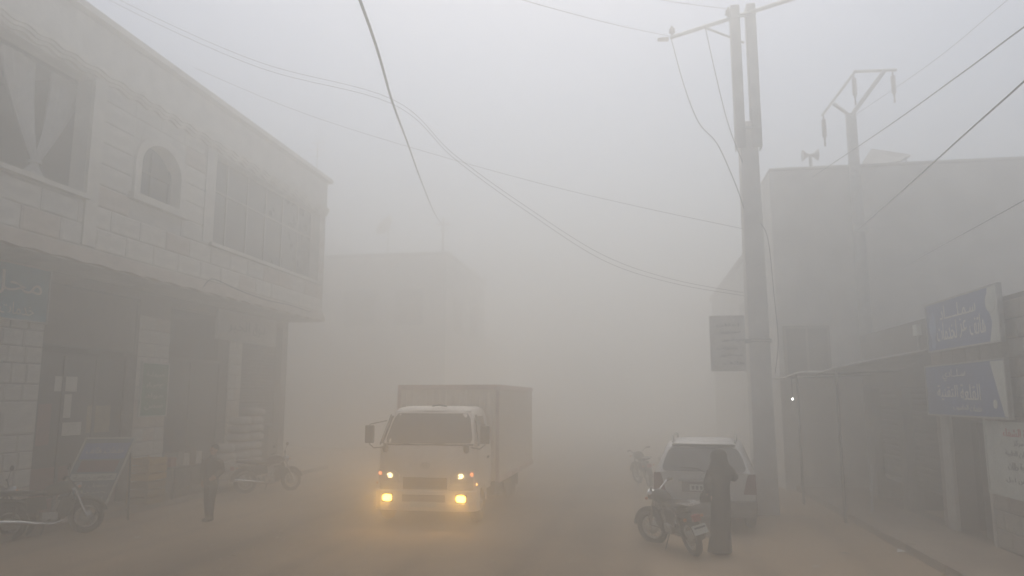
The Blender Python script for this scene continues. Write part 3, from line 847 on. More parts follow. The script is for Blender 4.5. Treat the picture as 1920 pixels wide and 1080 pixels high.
# ================================================================== utility poles
pl = thing('utility_pole', 'tall concrete utility pole with twin channel extension behind the silver car', 'pole', (2.72, 17.6, 0))
px, py = 2.86, 17.6
MB().loft([[(px-.05+sx*wd, py+sy*wd, z) for sx, sy in ((-1, -1), (1, -1), (1, 1), (-1, 1))] for z, wd in ((-.3, .25), (0, .25), (9.0, .20))], True, False).build('shaft', POLEC, pl, .02)
for s in (-1, 1):
    c = MB(); x0 = px-.05+s*.185
    c.box(x0-.105, x0+.105, py-.24, py-.215, 8.35, 11.95); c.box(x0-.105, x0-.085, py-.213, py+.1, 8.35, 11.95); c.box(x0+.085, x0+.105, py-.213, py+.1, 8.35, 11.95)
    c.build('channel', mat('weathered_steel', (.38, .37, .35), .7, .2, .2, 3), pl)
for z in (8.8, 11.6): MB().box(px-.34, px+.24, py-.262, py-.242, z, z+.05).build('clamp', STEEL, pl)
ad = Vector((2.25, -1.2, 0)).normalized()
def arm_at(s, z=11.72): return Vector((px-.05, py-.15, z)) + ad*s
MB().tube([arm_at(-1.9), arm_at(1.9)], .05, 6).build('crossarm', STEEL, pl)
MB().tube([arm_at(-1.0), Vector((px-.05, py-.15, 11.0))], .03, 6).build('brace', STEEL, pl)
for s in (-1.85, -.35, 1.2): 
    a_ = arm_at(s)
    MB().lathe([(.03, 0), (.03, .06), (.09, .08), (.05, .13), (.08, .16), (.04, .2), (.02, .26)], (a_.x, a_.y, a_.z+.05), 'Z', 12).build('insulator', PORCELAIN, pl)
a_ = arm_at(-2.02); MB().tube([a_ + Vector((-.22, 0, .0)), a_ + Vector((.06, .02, 0))], [.05, .06], 8).build('strain_insulator', PORCELAIN, pl)
for z in (3.78, 3.84): MB().torus((px-.05, py, z), 'Z', .31, .014, 20, 6).build('strap', STEEL, pl)
sg = thing('pole_sign', 'grey rectangular notice sign strapped to the utility pole', 'sign', (2.12, 17.38, 3.1))
MB().box(1.73, 2.5, 17.36, 17.40, 3.12, 4.38).build('panel', mat('grey_sign', (.60, .575, .53), .8, 0, .12, 3), sg)
for i in range(6): lettering('lettering', ('اعلان', 'ممنوع الوقوف', 'شارع السوق', 'خدمات', 'مدرسة النور', 'هاتف')[i], INK, sg, (1.88+.06*(i % 3), 17.358, 4.12-.17*i), (1, 0, 0), (0, 0, 1), .5-.05*(i % 2), .08, .004)
MB().box(2.502, 2.62, 17.37, 17.39, 3.75, 3.83).build('bracket', STEEL, sg)

p2 = thing('power_pole', 'steel power pole with forked top frame and hanging insulators', 'pole', (6.18, 21.1, 0))
MB().tube([(6.18, 21.1, -.2), (6.18, 21.1, 10.4)], [.19, .14], 10).build('shaft', STEEL, p2)
q0 = (6.18, 21.1, 10.35)
MB().tube([q0, (7.15, 21.1, 11.62)], .07, 6).build('fork_arm', STEEL, p2)
MB().tube([q0, (5.74, 21.1, 10.75)], .05, 6).build('fork_arm', STEEL, p2)
MB().tube([(5.42, 21.1, 10.42), (6.40, 21.1, 11.69)], .045, 6).build('frame_bar', STEEL, p2)
MB().tube([(6.34, 21.1, 11.66), (7.48, 21.1, 11.63)], .045, 6).build('frame_bar', STEEL, p2)
for (x, z) in ((5.45, 10.42), (6.33, 11.58), (7.36, 11.58)):
    pr = [(.02, 0), (.025, -.12)]
    for k in range(6): pr += [(.075, -.14-.09*k), (.04, -.18-.09*k)]
    pr += [(.02, -.75), (.03, -.9)]
    MB().lathe(list(reversed(pr)), (x, 21.1, z), 'Z', 10).build('insulator', PORCELAIN, p2)
MB().box(6.0, 6.36, 20.86, 20.95, 7.0, 7.14).build('cable_bracket', SIGNWHITE, p2)

# ================================================================== overhead cables
def cable(label, pts, r_, group='overhead cables', smooth=True):
    P_ = [Vector(p) for p in pts]
    if smooth and len(P_) > 2:      # Catmull-Rom through the points
        out = []
        for i in range(len(P_)-1):
            p0, p1, p2_, p3 = P_[max(0, i-1)], P_[i], P_[i+1], P_[min(len(P_)-1, i+2)]
            for k in range(8):
                t = k/8
                out.append(0.5*((2*p1) + (p2_-p0)*t + (2*p0-5*p1+4*p2_-p3)*t*t + (3*p1-p0-3*p2_+p3)*t**3))
        out.append(P_[-1]); P_ = out
    o = MB().tube(P_, r_, 6).build('overhead_cable', WIRE)
    tag(o, label, 'cable', group)
cable('thick twisted cable crossing the sky from the upper frame edge to the roof mast', [(-1.6, -6.0, 9.2), (-2.6, 2.0, 8.1), (-3.57, 9.0, 7.86), (-4.47, 13.0, 8.17), (-5.41, 17.0, 8.77), (-6.53, 22.0, 9.35), (-7.87, 28.5, 9.98), (-9.85, 37.36, 11.65)], .023)
cable('upper wire of the pair sagging from the stone building towards the utility pole', [(-10.6, 10.9, 10.62), (-9.7, 12.0, 10.18), (-7.0, 12.4, 8.9), (-4.47, 13.0, 8.21), (-3.5, 14.0, 7.40), (-2.23, 15.0, 6.56), (-0.62, 16.0, 5.62), (0.9, 17.0, 5.2), (2.62, 17.5, 4.9)], .0042)
cable('lower wire of the pair sagging from the stone building towards the utility pole', [(-10.6, 11.0, 10.52), (-9.7, 12.05, 10.08), (-7.0, 12.5, 8.82), (-4.47, 13.05, 8.13), (-3.5, 14.1, 7.33), (-2.23, 15.1, 6.48), (-0.62, 16.1, 5.52), (0.9, 17.05, 5.12), (2.62, 17.55, 4.84)], .0042)
cable('faint thin wire from the stone roof edge to the utility pole', [(-10.5, 15.7, 10.56), (-8.19, 16.4, 9.61), (-5.55, 16.8, 8.7), (-2.3, 17.2, 7.71), (0.24, 17.4, 7.02), (2.64, 17.5, 6.41)], .005)
cable('upper dark cable running down from the right frame edge to the rendered building', [(3.6, -4.0, 5.6), (4.3, 4.0, 6.1), (4.59, 8.5, 6.7), (4.62, 9.0, 6.82), (4.95, 11.5, 7.33), (5.29, 15.8, 8.08), (5.27, 21.98, 8.9)], .011)
cable('lower dark cable running down from the right frame edge to the power pole bracket', [(3.0, -4.0, 6.4), (3.7, 3.0, 5.85), (4.0, 7.6, 5.75), (4.1, 8.0, 5.79), (4.45, 10.5, 6.0), (4.97, 14.0, 6.31), (6.1, 20.88, 7.05)], .012)
cable('thin pale wire rising to the top right corner from the forked power pole', [(7.4, 4.0, 9.3), (7.09, 13.0, 9.68), (6.96, 14.0, 9.77), (6.8, 17.0, 10.0), (6.25, 21.0, 10.33)], .006)
cable('thin wire hanging low above the blue signs', [(3.4, 2.0, 4.5), (4.91, 9.5, 5.0), (5.21, 10.6, 5.13), (6.35, 17.0, 5.62), (7.6, 22.0, 6.19)], .006)
cable('drooping cable from the crossarm tip down to the utility pole shaft', [(1.15, 18.4, 11.75), (1.4, 17.9, 10.2), (1.69, 17.6, 9.11), (2.09, 17.5, 8.51), (2.45, 17.4, 7.48), (2.62, 17.4, 6.86)], .012)
cable('drooping cable from the crossarm middle down to the utility pole shaft', [(1.96, 17.85, 11.7), (2.1, 17.5, 10.39), (2.34, 17.4, 8.99), (2.64, 17.4, 7.98)], .011)
cable('thin wire from the upper frame edge to the crossarm tip', [(-4.6, 8.0, 9.2), (-2.55, 12.0, 9.82), (-1.93, 13.0, 10.03), (-0.27, 15.5, 10.71), (1.1, 18.4, 11.8)], .006)
cable('thin wire from the upper frame edge to the crossarm middle', [(-2.8, 9.0, 9.6), (0.09, 14.0, 10.63), (0.76, 15.0, 10.91), (2.46, 17.62, 12.0)], .006)
cable('loose wire looping along the stone valance above the far shops', [(-10.40, 16.5, 5.2), (-10.40, 16.8, 5.46), (-10.40, 17.21, 5.48), (-10.40, 18.27, 5.38), (-10.40, 19.76, 5.32), (-10.40, 21.27, 5.36), (-10.40, 22.63, 5.31)], .012)
cable('slack cable hanging down the utility pole beside the sign', [(2.95, 17.3, 6.5), (3.1, 17.3, 6.1), (3.17, 17.3, 4.74), (3.2, 17.3, 3.77), (3.1, 17.3, 3.06)], .008)

# ================================================================== motorcycles
def motorcycle(name, label, group, tank, loc, heading, lean=9, steer=-22, plate=True, mirrors=True):
    t = thing(name, label, 'motorcycle', (0, 0, 0), group)
    PAINT = mat('paint_' + str(tank), tank, .6, 0, .1, 5, spec=.2)
    def wheel(y):
        w_ = MB().torus((0, y, .30), 'X', .252, .053, 30, 8).build('wheel', RUBBER, t)
        rr = MB().torus((0, y, .30), 'X', .19, .016, 30, 6, sq=1.6); rr.build('rim', STEEL, w_)
        s_ = MB()
        for k in range(28):
            a = 2*math.pi*k/28; o_ = .03*(1 if k % 2 else -1)
            s_.tube([(o_, y+.03*math.cos(a+.5), .30+.03*math.sin(a+.5)), (0, y+.195*math.cos(a), .30+.195*math.sin(a))], .004, 4)
        s_.build('spokes', FRAME_D, w_)
        MB().lathe([(.03, -.07), (.11, -.05), (.11, .05), (.03, .07)], (0, y, .30), 'X', 14).build('hub', STEEL, w_)
        return w_
    rear = wheel(-.62)
    # front assembly turns about the steering head
    piv = bpy.data.objects.new('steering', None); col.objects.link(piv); piv.parent = t; piv.location = (0, .42, .80); piv.rotation_euler = (0, 0, R(steer))
    front = [wheel(.64)]
    fk = MB()
    for s in (-1, 1): fk.tube([(s*.085, .64, .30), (s*.085, .42, .86)], [.026, .02], 8)
    fk.box(-.11, .11, .38, .45, .80, .84); front.append(fk.build('fork', CHROME, t))
    fd = MB().torus((0, .64, .30), 'X', .325, .05, 16, 6, R(15), R(165), 1.3); front.append(fd.build('front_fender', PAINT, t))
    hb = MB().tube([(-.36, .26, 1.04), (-.27, .30, 1.05), (-.12, .40, .92), (.12, .40, .92), (.27, .30, 1.05), (.36, .26, 1.04)], .013, 8)
    hb_o = hb.build('handlebar', CHROME, t); front.append(hb_o)
    for s in (-1, 1):
        MB().cyl((s*.27, .30, 1.05), (s*.38, .25, 1.04), .02, 8).build('grip', RUBBER, hb_o)
        if mirrors: MB().tube([(s*.24, .32, 1.05), (s*.30, .33, 1.18), (s*.32, .33, 1.22)], .007, 6).build('mirror_stem', CHROME, hb_o)
        if mirrors: MB().ball((s*.35, .33, 1.25), (.075, .02, .048), 12, 8).build('mirror', DARKPLASTIC, hb_o)
        MB().tube([(s*.11, .50, .86), (s*.17, .50, .86)], .012, 6).build('indicator_stem', CHROME, hb_o)
        MB().ball((s*.19, .50, .86), (.03, .03, .026), 8, 6).build('indicator', mat('amber_lens', (.5, .18, .03), .3), hb_o)
    hl = MB().lathe([(.03, -.1), (.075, -.07), (.092, 0), (.095, .03)], (0, .50, .88), 'Y', 18).build('headlight', CHROME, t); front.append(hl)
    MB().lathe([(.086, .031), (.06, .045), (.01, .05)], (0, .50, .88), 'Y', 18).build('lens', mat('lens_glass', (.35, .35, .34), .15), hl)
    for o_ in front:
        o_.parent = piv
        for v in o_.data.vertices: v.co -= Vector((0, .42, .80))
        for c_ in o_.children:
            for v in c_.data.vertices: v.co -= Vector((0, .42, .80))
    # dissolve the pivot: bake its turn into the pieces, so that they are direct parts
    mw = Matrix.Translation((0, .42, .80)) @ Matrix.Rotation(R(steer), 4, 'Z')
    for o_ in front:
        o_.data.transform(mw)
        for c_ in o_.children: c_.data.transform(mw)
        o_.parent = t
    bpy.data.objects.remove(piv)
    fr_ = MB()
    fr_.tube([(0, .40, .82), (0, .30, .55), (0, .20, .28), (0, -.15, .25), (0, -.28, .40)], .022, 8)
    fr_.tube([(0, .40, .86), (0, .05, .72), (0, -.30, .66), (0, -.80, .74)], .022, 8)
    for s in (-1, 1):
        fr_.tube([(s*.08, -.62, .30), (s*.07, -.22, .33)], .018, 6); fr_.tube([(s*.10, -.60, .33), (s*.11, -.52, .64)], [.022, .03], 8)
    fr_.build('frame', FRAME_D, t)
    MB().loft([[(0+wx*math.cos(a*math.pi/8), y, zc+hz*math.sin(a*math.pi/8)) for a in range(16)] for y, wx, zc, hz in ((-.08, .07, .80, .06), (.0, .12, .83, .10), (.18, .145, .86, .12), (.32, .13, .87, .11), (.40, .06, .86, .06))], True).build('fuel_tank', PAINT, t)
    MB().loft([[(wx*math.cos(a*math.pi/7), y, zc+hz*math.sin(a*math.pi/7)) for a in range(14)] for y, wx, zc, hz in ((-.05, .09, .80, .03), (-.2, .13, .80, .05), (-.5, .14, .82, .055), (-.78, .13, .86, .05), (-.86, .07, .86, .03))], True).build('seat', RUBBER, t)
    en = MB(); en.box(-.11, .11, -.12, .14, .28, .44)
    en.build('engine', STEEL, t, .02)
    cl_ = MB()
    for k in range(6): cl_.obox((0, .13+.012*k, .46+.03*k), (.19-.006*k, .17, .012), Matrix.Rotation(R(-15), 3, 'X'))
    cl_.obox((0, .16, .54), (.12, .12, .2), Matrix.Rotation(R(-15), 3, 'X')); cl_.build('cylinder', STEEL, t)
    for s in (-1, 1):   # crash guards and leg shields fill the space before the engine
        MB().tube([(s*.04, .34, .66), (s*.24, .36, .62), (s*.26, .33, .42), (s*.04, .26, .30)], .013, 6).build('crash_guard', FRAME_D, t)
        MB().prism([(.22, .30), (.36, .40), (.40, .72), (.20, .70), (.10, .46)], lambda u, v, d_: (s*(.115+.02*d_), u, v)).build('leg_shield', PAINT, t)
    ex = MB().tube([(.05, .24, .52), (.08, .32, .42), (.10, .26, .27), (.12, .05, .22), (.14, -.25, .26), (.15, -.45, .30), (.15, -.95, .36)], [.02, .02, .02, .022, .03, .045, .045], 10)
    ex.build('exhaust', CHROME, t)
    for s in (-1, 1):
        MB().prism([(-.35, .45), (-.05, .50), (-.08, .72), (-.40, .72)], lambda u, v, d_: (s*(.10+.025*d_), u, v)).build('side_cover', PAINT, t)
        MB().tube([(s*.1, -.02, .30), (s*.24, -.02, .30)], .014, 6).build('footrest', RUBBER, t)
        MB().ball((s*.15, -.88, .66), (.03, .03, .026), 8, 6).build('indicator', mat('amber_lens', (.5, .18, .03), .3), t)
    MB().torus((0, -.62, .30), 'X', .34, .06, 16, 6, R(35), R(175), 1.3).build('rear_fender', PAINT, t)
    tl = MB().box(-.06, .06, -1.0, -.93, .62, .72).build('tail_light', mat('red_lens', (.30, .02, .015), .3), t)
    rk = MB()
    for s in (-1, 1): rk.tube([(s*.1, -.6, .87), (s*.1, -1.02, .90)], .01, 6)
    for k in range(4): rk.tube([(-.1, -.72-.1*k, .89), (.1, -.72-.1*k, .89)], .008, 6)
    rk.build('rack', CHROME, t)
    if plate:
        pq = MB().obox((0, -1.02, .50), (.24, .012, .15), Matrix.Rotation(R(-25), 3, 'X')).build('licence_plate', SIGNWHITE, t)
        for k in range(2): MB().obox((0, -1.028-.002*k, .53-.06*k), (.19, .004, .028), Matrix.Rotation(R(-25), 3, 'X')).build('plate_mark', INK, pq)
    MB().tube([(-.1, .0, .27), (-.27, -.04, .015)], .012, 6).build('kickstand', FRAME_D, t)
    t.rotation_mode = 'ZYX' if False else 'XYZ'
    M_ = Matrix.Rotation(R(heading), 4, 'Z') @ Matrix.Rotation(R(-lean), 4, 'Y')
    t.rotation_euler = M_.to_euler()
    t.location = loc
    return t
BK = 'parked motorcycles'
motorcycle('motorcycle', 'dark motorcycle with licence plate leaning beside the woman in black', BK, (.030, .027, .026), (.67, 13.35, -.01), 23, 13, 34, True, False)
motorcycle('motorcycle', 'dark green motorcycle with chrome pipes in front of the red shop', BK, (.02, .026, .022), (-10.72, 12.55, -.01), -34, 8, -14)
motorcycle('motorcycle', 'motorcycle with chrome pipes cut off by the left edge of the picture', BK, (.04, .034, .03), (-11.45, 11.75, -.01), -40, 8, 15)
motorcycle('motorcycle', 'hazy motorcycle parked by the white sacks', BK, (.03, .022, .022), (-9.9, 19.4, -.01), -46, 9, 12, False)
motorcycle('motorcycle', 'hazy dark motorcycle standing just beyond the silver car', BK, (.03, .03, .03), (.26, 22.6, -.01), 12, 9, 15, False, False)

# ================================================================== silver car
def suv():
    t = thing('parked_car', 'dusty silver off road car parked with its rear to the viewer', 'car')
    SILVER = mat('silver_paint', (.55, .54, .515), .42, .25, .08, 1.6, coat=.25)
    CLAD = mat('grey_cladding', (.14, .125, .115), .7, 0, .15, 4)
    S = [ # y_low, y_top, belt z, roof z, lower w, belt w, roof w
        (.03, .42, 1.10, 1.60, .84, .83, .60), (.10, .52, 1.10, 1.635, .90, .885, .655), (.9, .95, 1.09, 1.665, .915, .895, .67),
        (1.9, 1.8, 1.07, 1.675, .915, .895, .675), (2.75, 2.45, 1.06, 1.64, .915, .895, .65), (3.25, 3.2, 1.05, 1.085, .905, .87, .70),
        (3.9, 3.9, .98, 1.02, .89, .84, .66), (4.3, 4.28, .88, .92, .84, .76, .55), (4.42, 4.40, .70, .76, .76, .66, .45)]
    def ring(s):
        yl, yt, zb, zr, wl, wb, wr = s
        half = [(wl*.97, .34, 0), (wl, .45, 0), (wl*1.0, .72, 0), (wb, zb, 0.0), (wr+(wb-wr)*.14, zr-(zr-zb)*.12, .88), (wr*.94, zr-.012, .985), (wr*.5, zr+.012, 1.0)]
        pts = [(x, yl+(yt-yl)*f, z) for x, z, f in half] + [(-x, yl+(yt-yl)*f, z) for x, z, f in reversed(half)]
        return pts
    rings = [ring(s) for s in S]
    b = MB(); n = len(rings[0])
    b.loft(rings, False, True)
    for idx in (0, -1):
        r_ = rings[idx]
        for i in range(n//2-1): b.quad(r_[i], r_[i+1], r_[n-2-i], r_[n-1-i])
    body = b.build('body', SILVER, t)
    bv = body.modifiers.new('bevel', 'BEVEL'); bv.width = .03; bv.segments = 2; bv.limit_method = 'ANGLE'; bv.angle_limit = R(40)
    GL = mat('tinted_glass', (.07, .068, .066), .2, 0, .2, 2, spec=.6)
    # rear window, proud of the hatch
    yb, yt = .03, .42
    def rear(x, z, out=.0):
        f = max(0, (z-1.10)/(.50)); return (x, .03+.39*f*.97-out, z)
    rw = MB(); pts = []
    for x, z in ((-.68, 1.12), (.68, 1.12), (.735, 1.145), (.75, 1.20), (.70, 1.36), (.645, 1.48), (.60, 1.53), (.52, 1.55), (-.52, 1.55), (-.60, 1.53), (-.645, 1.48), (-.70, 1.36), (-.75, 1.20), (-.735, 1.145)): pts.append((x, z))
    rw.prism(pts, lambda u, v, d_: rear(u, v, .012+.012*(1-d_)))
    rwo = rw.build('rear_window', GL, t)
    MB().tube([rear(.03, 1.11, .04), rear(-.10, 1.18, .045), rear(-.42, 1.20, .045)], .012, 6).build('wiper', DARKPLASTIC, rwo)
    # spoiler lip along the roof edge
    MB().box(-.585, .585, .335, .46, 1.585, 1.622).build('spoiler', CLAD, t, .015)
    # side windows and windscreen
    def side(s, y, f):  # point on the cabin side at length y, height fraction f
        st = S
        for a, c in zip(st[1:5], st[2:6]):
            ya = a[0]+(a[1]-a[0])*f*.88; yc = c[0]+(c[1]-c[0])*f*.88
            if y <= yc or c is st[5]:
                k = (y-ya)/(yc-ya) if yc != ya else 0
                L_ = lambda i: a[i]+(c[i]-a[i])*k
                zb, zr, wb, wr = L_(2), L_(3), L_(5), L_(6)
                z1 = zr-(zr-zb)*.12; x1 = wr+(wb-wr)*.14
                return (s*(wb+(x1-wb)*f+.012), y, zb+(z1-zb)*f)
        return (0, 0, 0)
    for s in (-1, 1):
        for y0, y1 in ((.62, 1.35), (1.42, 2.15), (2.22, 2.62)):
            q = [side(s, y0+.0, .1), side(s, y1, .1), side(s, min(y1, 2.5)-.02, .92), side(s, y0+.06 if y0 > 1 else y0+.14, .92)]
            MB().quad(*q).build('side_window', GL, t)
        MB().box(s*.985-.06, s*.985+.06, 2.55, 2.62, 1.08, 1.2).build('mirror', SILVER, t, .02)
    a, c = S[4], S[5]
    MB().quad((-.60, 2.52, 1.60), (.60, 2.52, 1.60), (.74, 3.13, 1.12), (-.74, 3.13, 1.12)).build('windscreen', GL, t)
    # bumper and cladding
    bp = MB(); prof = [(.60, .0), (.58, -.07), (.44, -.09), (.30, -.05), (.30, .06)]
    rg = []
    for x, dy in ((-.90, .38), (-.90, .06), (-.80, 0), (-.4, -.02), (.4, -.02), (.80, 0), (.90, .06), (.90, .38)):
        rg.append([(x*(1.01), y+dy, z) for z, y in prof])
    bp.loft(rg, True, False, False); bp.build('rear_bumper', CLAD, t)
    MB().box(-.30, .30, -.095, -.085, .50, .56).build('bumper_step', DARKPLASTIC, t)
    for s in (-1, 1):
        tlp = MB().prism([(.70, .72), (.93, .72), (.925, 1.08), (.80, 1.09), (.76, .98)], lambda u, v, d_: (s*u*.985, -.004+.12*d_+(.05 if u > .85 else 0), v)).build('tail_light', mat('smoked_red_lens', (.12, .02, .02), .25, 0, .2, 6), t)
        MB().box(*(sorted((s*.74, s*.89))), -.02, -.006, .62, .71).build('reverse_light', SIGNWHITE, tlp)
        MB().box(*(sorted((s*.91, s*.935))), .55, 3.0, .36, .52).build('side_cladding', CLAD, t)
        rl = MB().tube([(s*.58, .56, 1.64), (s*.59, .62, 1.73), (s*.60, .75, 1.745), (s*.61, 1.9, 1.755), (s*.60, 2.25, 1.74), (s*.59, 2.35, 1.66)], .022, 8).build('roof_rail', STEEL, t)
        MB().tube([(s*.595, .85, 1.66), (s*.60, .82, 1.74)], .025, 6).build('rail_foot', DARKPLASTIC, rl)
        for y in (.82, 3.44):
            wh = MB().torus((s*.80, y, .345), 'X', .25, .098, 28, 8, sq=1.05).build('wheel', RUBBER, t)
            MB().lathe([(.20, s*.0), (.205, s*.05), (.17, s*.03), (.06, s*.055), (.03, s*.07)], (s*.82, y, .345), 'X', 20).build('rim', STEEL, wh)
            MB().torus((s*.88, y, .345), 'X', .385, .05, 18, 6, R(-5), R(185)).build('wheel_arch', CLAD, t)
        MB().box(*(sorted((s*.915, s*.935))), 1.55, 1.70, .93, .97).build('door_handle', SILVER, t)
    pl_ = MB().box(-.40, .40, -.012, .02, .74, .93).build('plate_recess', CLAD, t)
    lpq = MB().box(-.26, .26, -.02, -.013, .76, .88).build('licence_plate', SIGNWHITE, t)
    for k in range(6): MB().box(-.22+.075*k, -.175+.075*k, -.024, -.0205, .785, .855).build('plate_mark', INK, lpq)
    MB().box(-.46, .46, -.02, .025, .935, .965).build('hatch_handle', CHROME, t)
    e = MB().torus((0, .012, 1.035), 'Y', .05, .009, 20, 6); e.build('emblem', CHROME, t)
    MB().box(-.85, .85, .2, 4.2, .28, .36).build('underbody', DARKPLASTIC, t)
    MB().tube([(-.4, .2, .24), (-.4, -.06, .24)], .03, 8).build('tailpipe', STEEL, t)
    t.location = (1.27, 14.95, 0); t.rotation_euler = (0, 0, R(-7)); t.scale = (1.04, 1.0, 1.0)
    return t
suv()

# ================================================================== truck
def truck():
    t = thing('box_truck', 'white box truck coming on with yellow fog lamps lit in the dust', 'truck')
    TW = mat('truck_white', (.63, .595, .535), .45, 0, .1, 1.4, coat=.2)
    BOXP = mat('box_panel', (.72, .62, .50), .6, 0, .14, 1.1)
    GL = mat('windscreen_glass', (.025, .027, .028), .12, 0, .2, 2, spec=.6)
    # cab as rings of the side profile: (z, half width, y of the front face)
    prof = [(.62, .97, .0), (.95, .985, .02), (1.35, .985, -.01), (1.50, .975, -.06), (1.58, .965, -.10), (2.18, .845, -.42), (2.30, .79, -.52), (2.345, .66, -.66)]
    b = MB(); rings = []
    for z, hw, yf in prof:
        yb = -1.52
        c_ = .14
        rings.append([(-hw, yb, z), (-hw, yf-c_*1.6, z), (-hw+c_*.35, yf-c_*.5, z), (-hw+c_*1.3, yf-.02, z), (-hw*.3, yf, z), (hw*.3, yf, z), (hw-c_*1.3, yf-.02, z), (hw-c_*.35, yf-c_*.5, z), (hw, yf-c_*1.6, z), (hw, yb, z)])
    b.loft(rings, True, True)
    cab = b.build('cab', TW, t)
    bv = cab.modifiers.new('bevel', 'BEVEL'); bv.width = .02; bv.segments = 2; bv.limit_method = 'ANGLE'; bv.angle_limit = R(35)
    # windscreen follows the raked front, side to side
    def front(x, z, out=.012):
        for (z0, w0, y0), (z1, w1, y1) in zip(prof, prof[1:]):
            if z <= z1:
                k = (z-z0)/(z1-z0); yf = y0+(y1-y0)*k; hw = w0+(w1-w0)*k
                ax = abs(x)
                dy = 0 if ax < hw*.3 else .02*(ax-hw*.3)/max(.01, (hw-.182-hw*.3)) if ax < hw-.182 else .02+.05*(ax-hw+.182)/.133
                return Vector((x, yf-dy+out, z))
        return Vector((x, -.66, z))
    ws = MB(); rows = []
    for i in range(7):
        f = i/6; z = 1.60 + f*.60; hw = .885-(.13)*f; hw2 = hw-(.05 if i in (0, 6) else 0)
        rows.append([front(hw2*(-1+2*k/12), z, .010) for k in range(13)])
    vs_ = [p for r_ in rows for p in r_]
    ws.add(vs_, [(i*13+k, i*13+k+1, (i+1)*13+k+1, (i+1)*13+k) for i in range(6) for k in range(12)], True)
    wso = ws.build('windscreen', GL, t)
    e = MB(); e.tube([front(.9*(-1+2*k/10), 1.575, .014) for k in range(11)], .018, 6); e.build('lower_seal', DARKPLASTIC, wso)
    for x0, x1 in ((-.55, .05), (.15, .72)):
        MB().tube([front(x0, 1.56, .03), front((x0+x1)/2, 1.60, .035), front(x1, 1.615, .03)], .012, 6).build('wiper', DARKPLASTIC, wso)
    MB().tube([front(-.76, 2.235, .01), front(0, 2.25, .01), front(.76, 2.235, .01)], .02, 6).build('roof_lip', TW, t)
    MB().tube([(-.25, -.60, 2.345), (-.1, -.55, 2.37), (.05, -.6, 2.35)], .018, 6).build('roof_marker', DARKPLASTIC, t)
    for s in (-1, 1):
        # door glass on the cab side
        q = MB().add([(s*.985, -.22, 1.58), (s*.985, -1.15, 1.58), (s*.875, -1.12, 2.14), (s*.865, -.50, 2.14)], [(0, 1, 2, 3)]).build('side_window', GL, t)
        MB().tube([(s*.99, -.2, 1.56), (s*.87, -.5, 2.17)], .016, 6).build('pillar_seal', DARKPLASTIC, q)
        d = MB().box(*(sorted((s*.986, s*.992))), -1.22, -.2, .75, 1.5).build('door', TW, t)
        MB().box(*(sorted((s*.993, s*1.012))), -1.15, -1.0, 1.25, 1.3).build('handle', DARKPLASTIC, d)
        mr = MB().tube([(s*.93, -.12, 1.52), (s*1.12, -.02, 1.50), (s*1.22, -.02, 1.58), (s*1.22, -.02, 1.98), (s*.95, -.3, 2.05)], .014, 6).build('mirror_arm', DARKPLASTIC, t)
        MB().box(s*1.22-.095, s*1.22+.095, -.06, .02, 1.60, 1.96).build('mirror', DARKPLASTIC, mr, .02)
        MB().ball((s*.80, .03, 1.50), (.06, .06, .09), 10, 8).build('near_view_mirror', DARKPLASTIC, t)
        # lamp cluster
        cl_ = MB().prism([(.50, .82), (.93, .84), (.95, 1.08), (.62, 1.06), (.50, .98)], lambda u, v, d_: (s*u, front(u, v, .0).y+.004+.03*d_, v)).build('headlight', mat('lamp_bowl', (.52, .49, .45), .3, .1, .15, 8), t)
        MB().torus((s*.70, .047, .955), 'Y', .045, .011, 14, 6, R(20), R(190)).build('lamp_ring', mat('lit_sidelight', (1, .95, .85), .3, 0, 0, 1, emit=(1, .74, .36), estr=5.0), cl_)
        MB().ball((s*.70, .045, .955), (.03, .018, .026), 10, 8).build('bulb', mat('lit_sidelight', (1, .95, .85), .3, 0, 0, 1, emit=(1, .74, .36), estr=5.0), cl_)
        MB().ball((s*.69, .047, .93), (.045, .012, .012), 10, 6).build('filament', mat('lit_sidelight'   , (1, .95, .85)), cl_)
        MB().ball((s*.905, .0, 1.0), (.032, .02, .036), 10, 8).build('indicator', mat('lit_amber', (1, .35, .12), .3, 0, 0, 1, emit=(1, .28, .10), estr=2.2), cl_)
        MB().ball((s*.985, -.08, .80), (.015, .026, .026), 10, 8).build('side_marker', mat('lit_side_amber', (1, .5, .2), .3, 0, 0, 1, emit=(1, .45, .12), estr=4.0), t) if s < 0 else \
        MB().ball((s*.985, -.08, .80), (.015, .026, .026), 10, 8).build('side_marker', mat('amber_lens', (.5, .18, .03)), t)
        # yellow fog lamp in the bumper
        fl = MB().box(s*.72-.11, s*.72+.11, .07, .095, .445, .615).build('fog_lamp', DARKPLASTIC, t, .008)
        MB().loft([[(s*.72+sx*(.088+o_), .098+d_, .53+sz*(.062+o_)) for sx, sz in ((-.75, -1), (0, -1.08), (.75, -1), (1.02, -.6), (1.05, .5), (.75, 1), (0, 1.08), (-.75, 1), (-1.02, .55), (-1.05, -.5))] for o_, d_ in ((0, 0), (-.004, .014), (-.02, .02))], True, False).build('lens', mat('lit_fog_lamp', (1, .8, .4), .3, 0, 0, 1, emit=(1.0, .60, .09), estr=11.0), fl)
        L = bpy.data.lights.new('fog_lamp_light', 'SPOT'); L.energy = FOGW; L.color = (1.0, .52, .10); L.spot_size = R(120); L.spot_blend = 1.0; L.shadow_soft_size = .06
        lo = bpy.data.objects.new('fog_lamp_light', L); col.objects.link(lo); lo.parent = fl; lo.location = (s*.72, .16, .53)
        lo.rotation_euler = (R(91), 0, 0)
        # wheels
        wh = MB().torus((s*.89, -.55, .37), 'X', .26, .11, 28, 8).build('wheel', RUBBER, t)
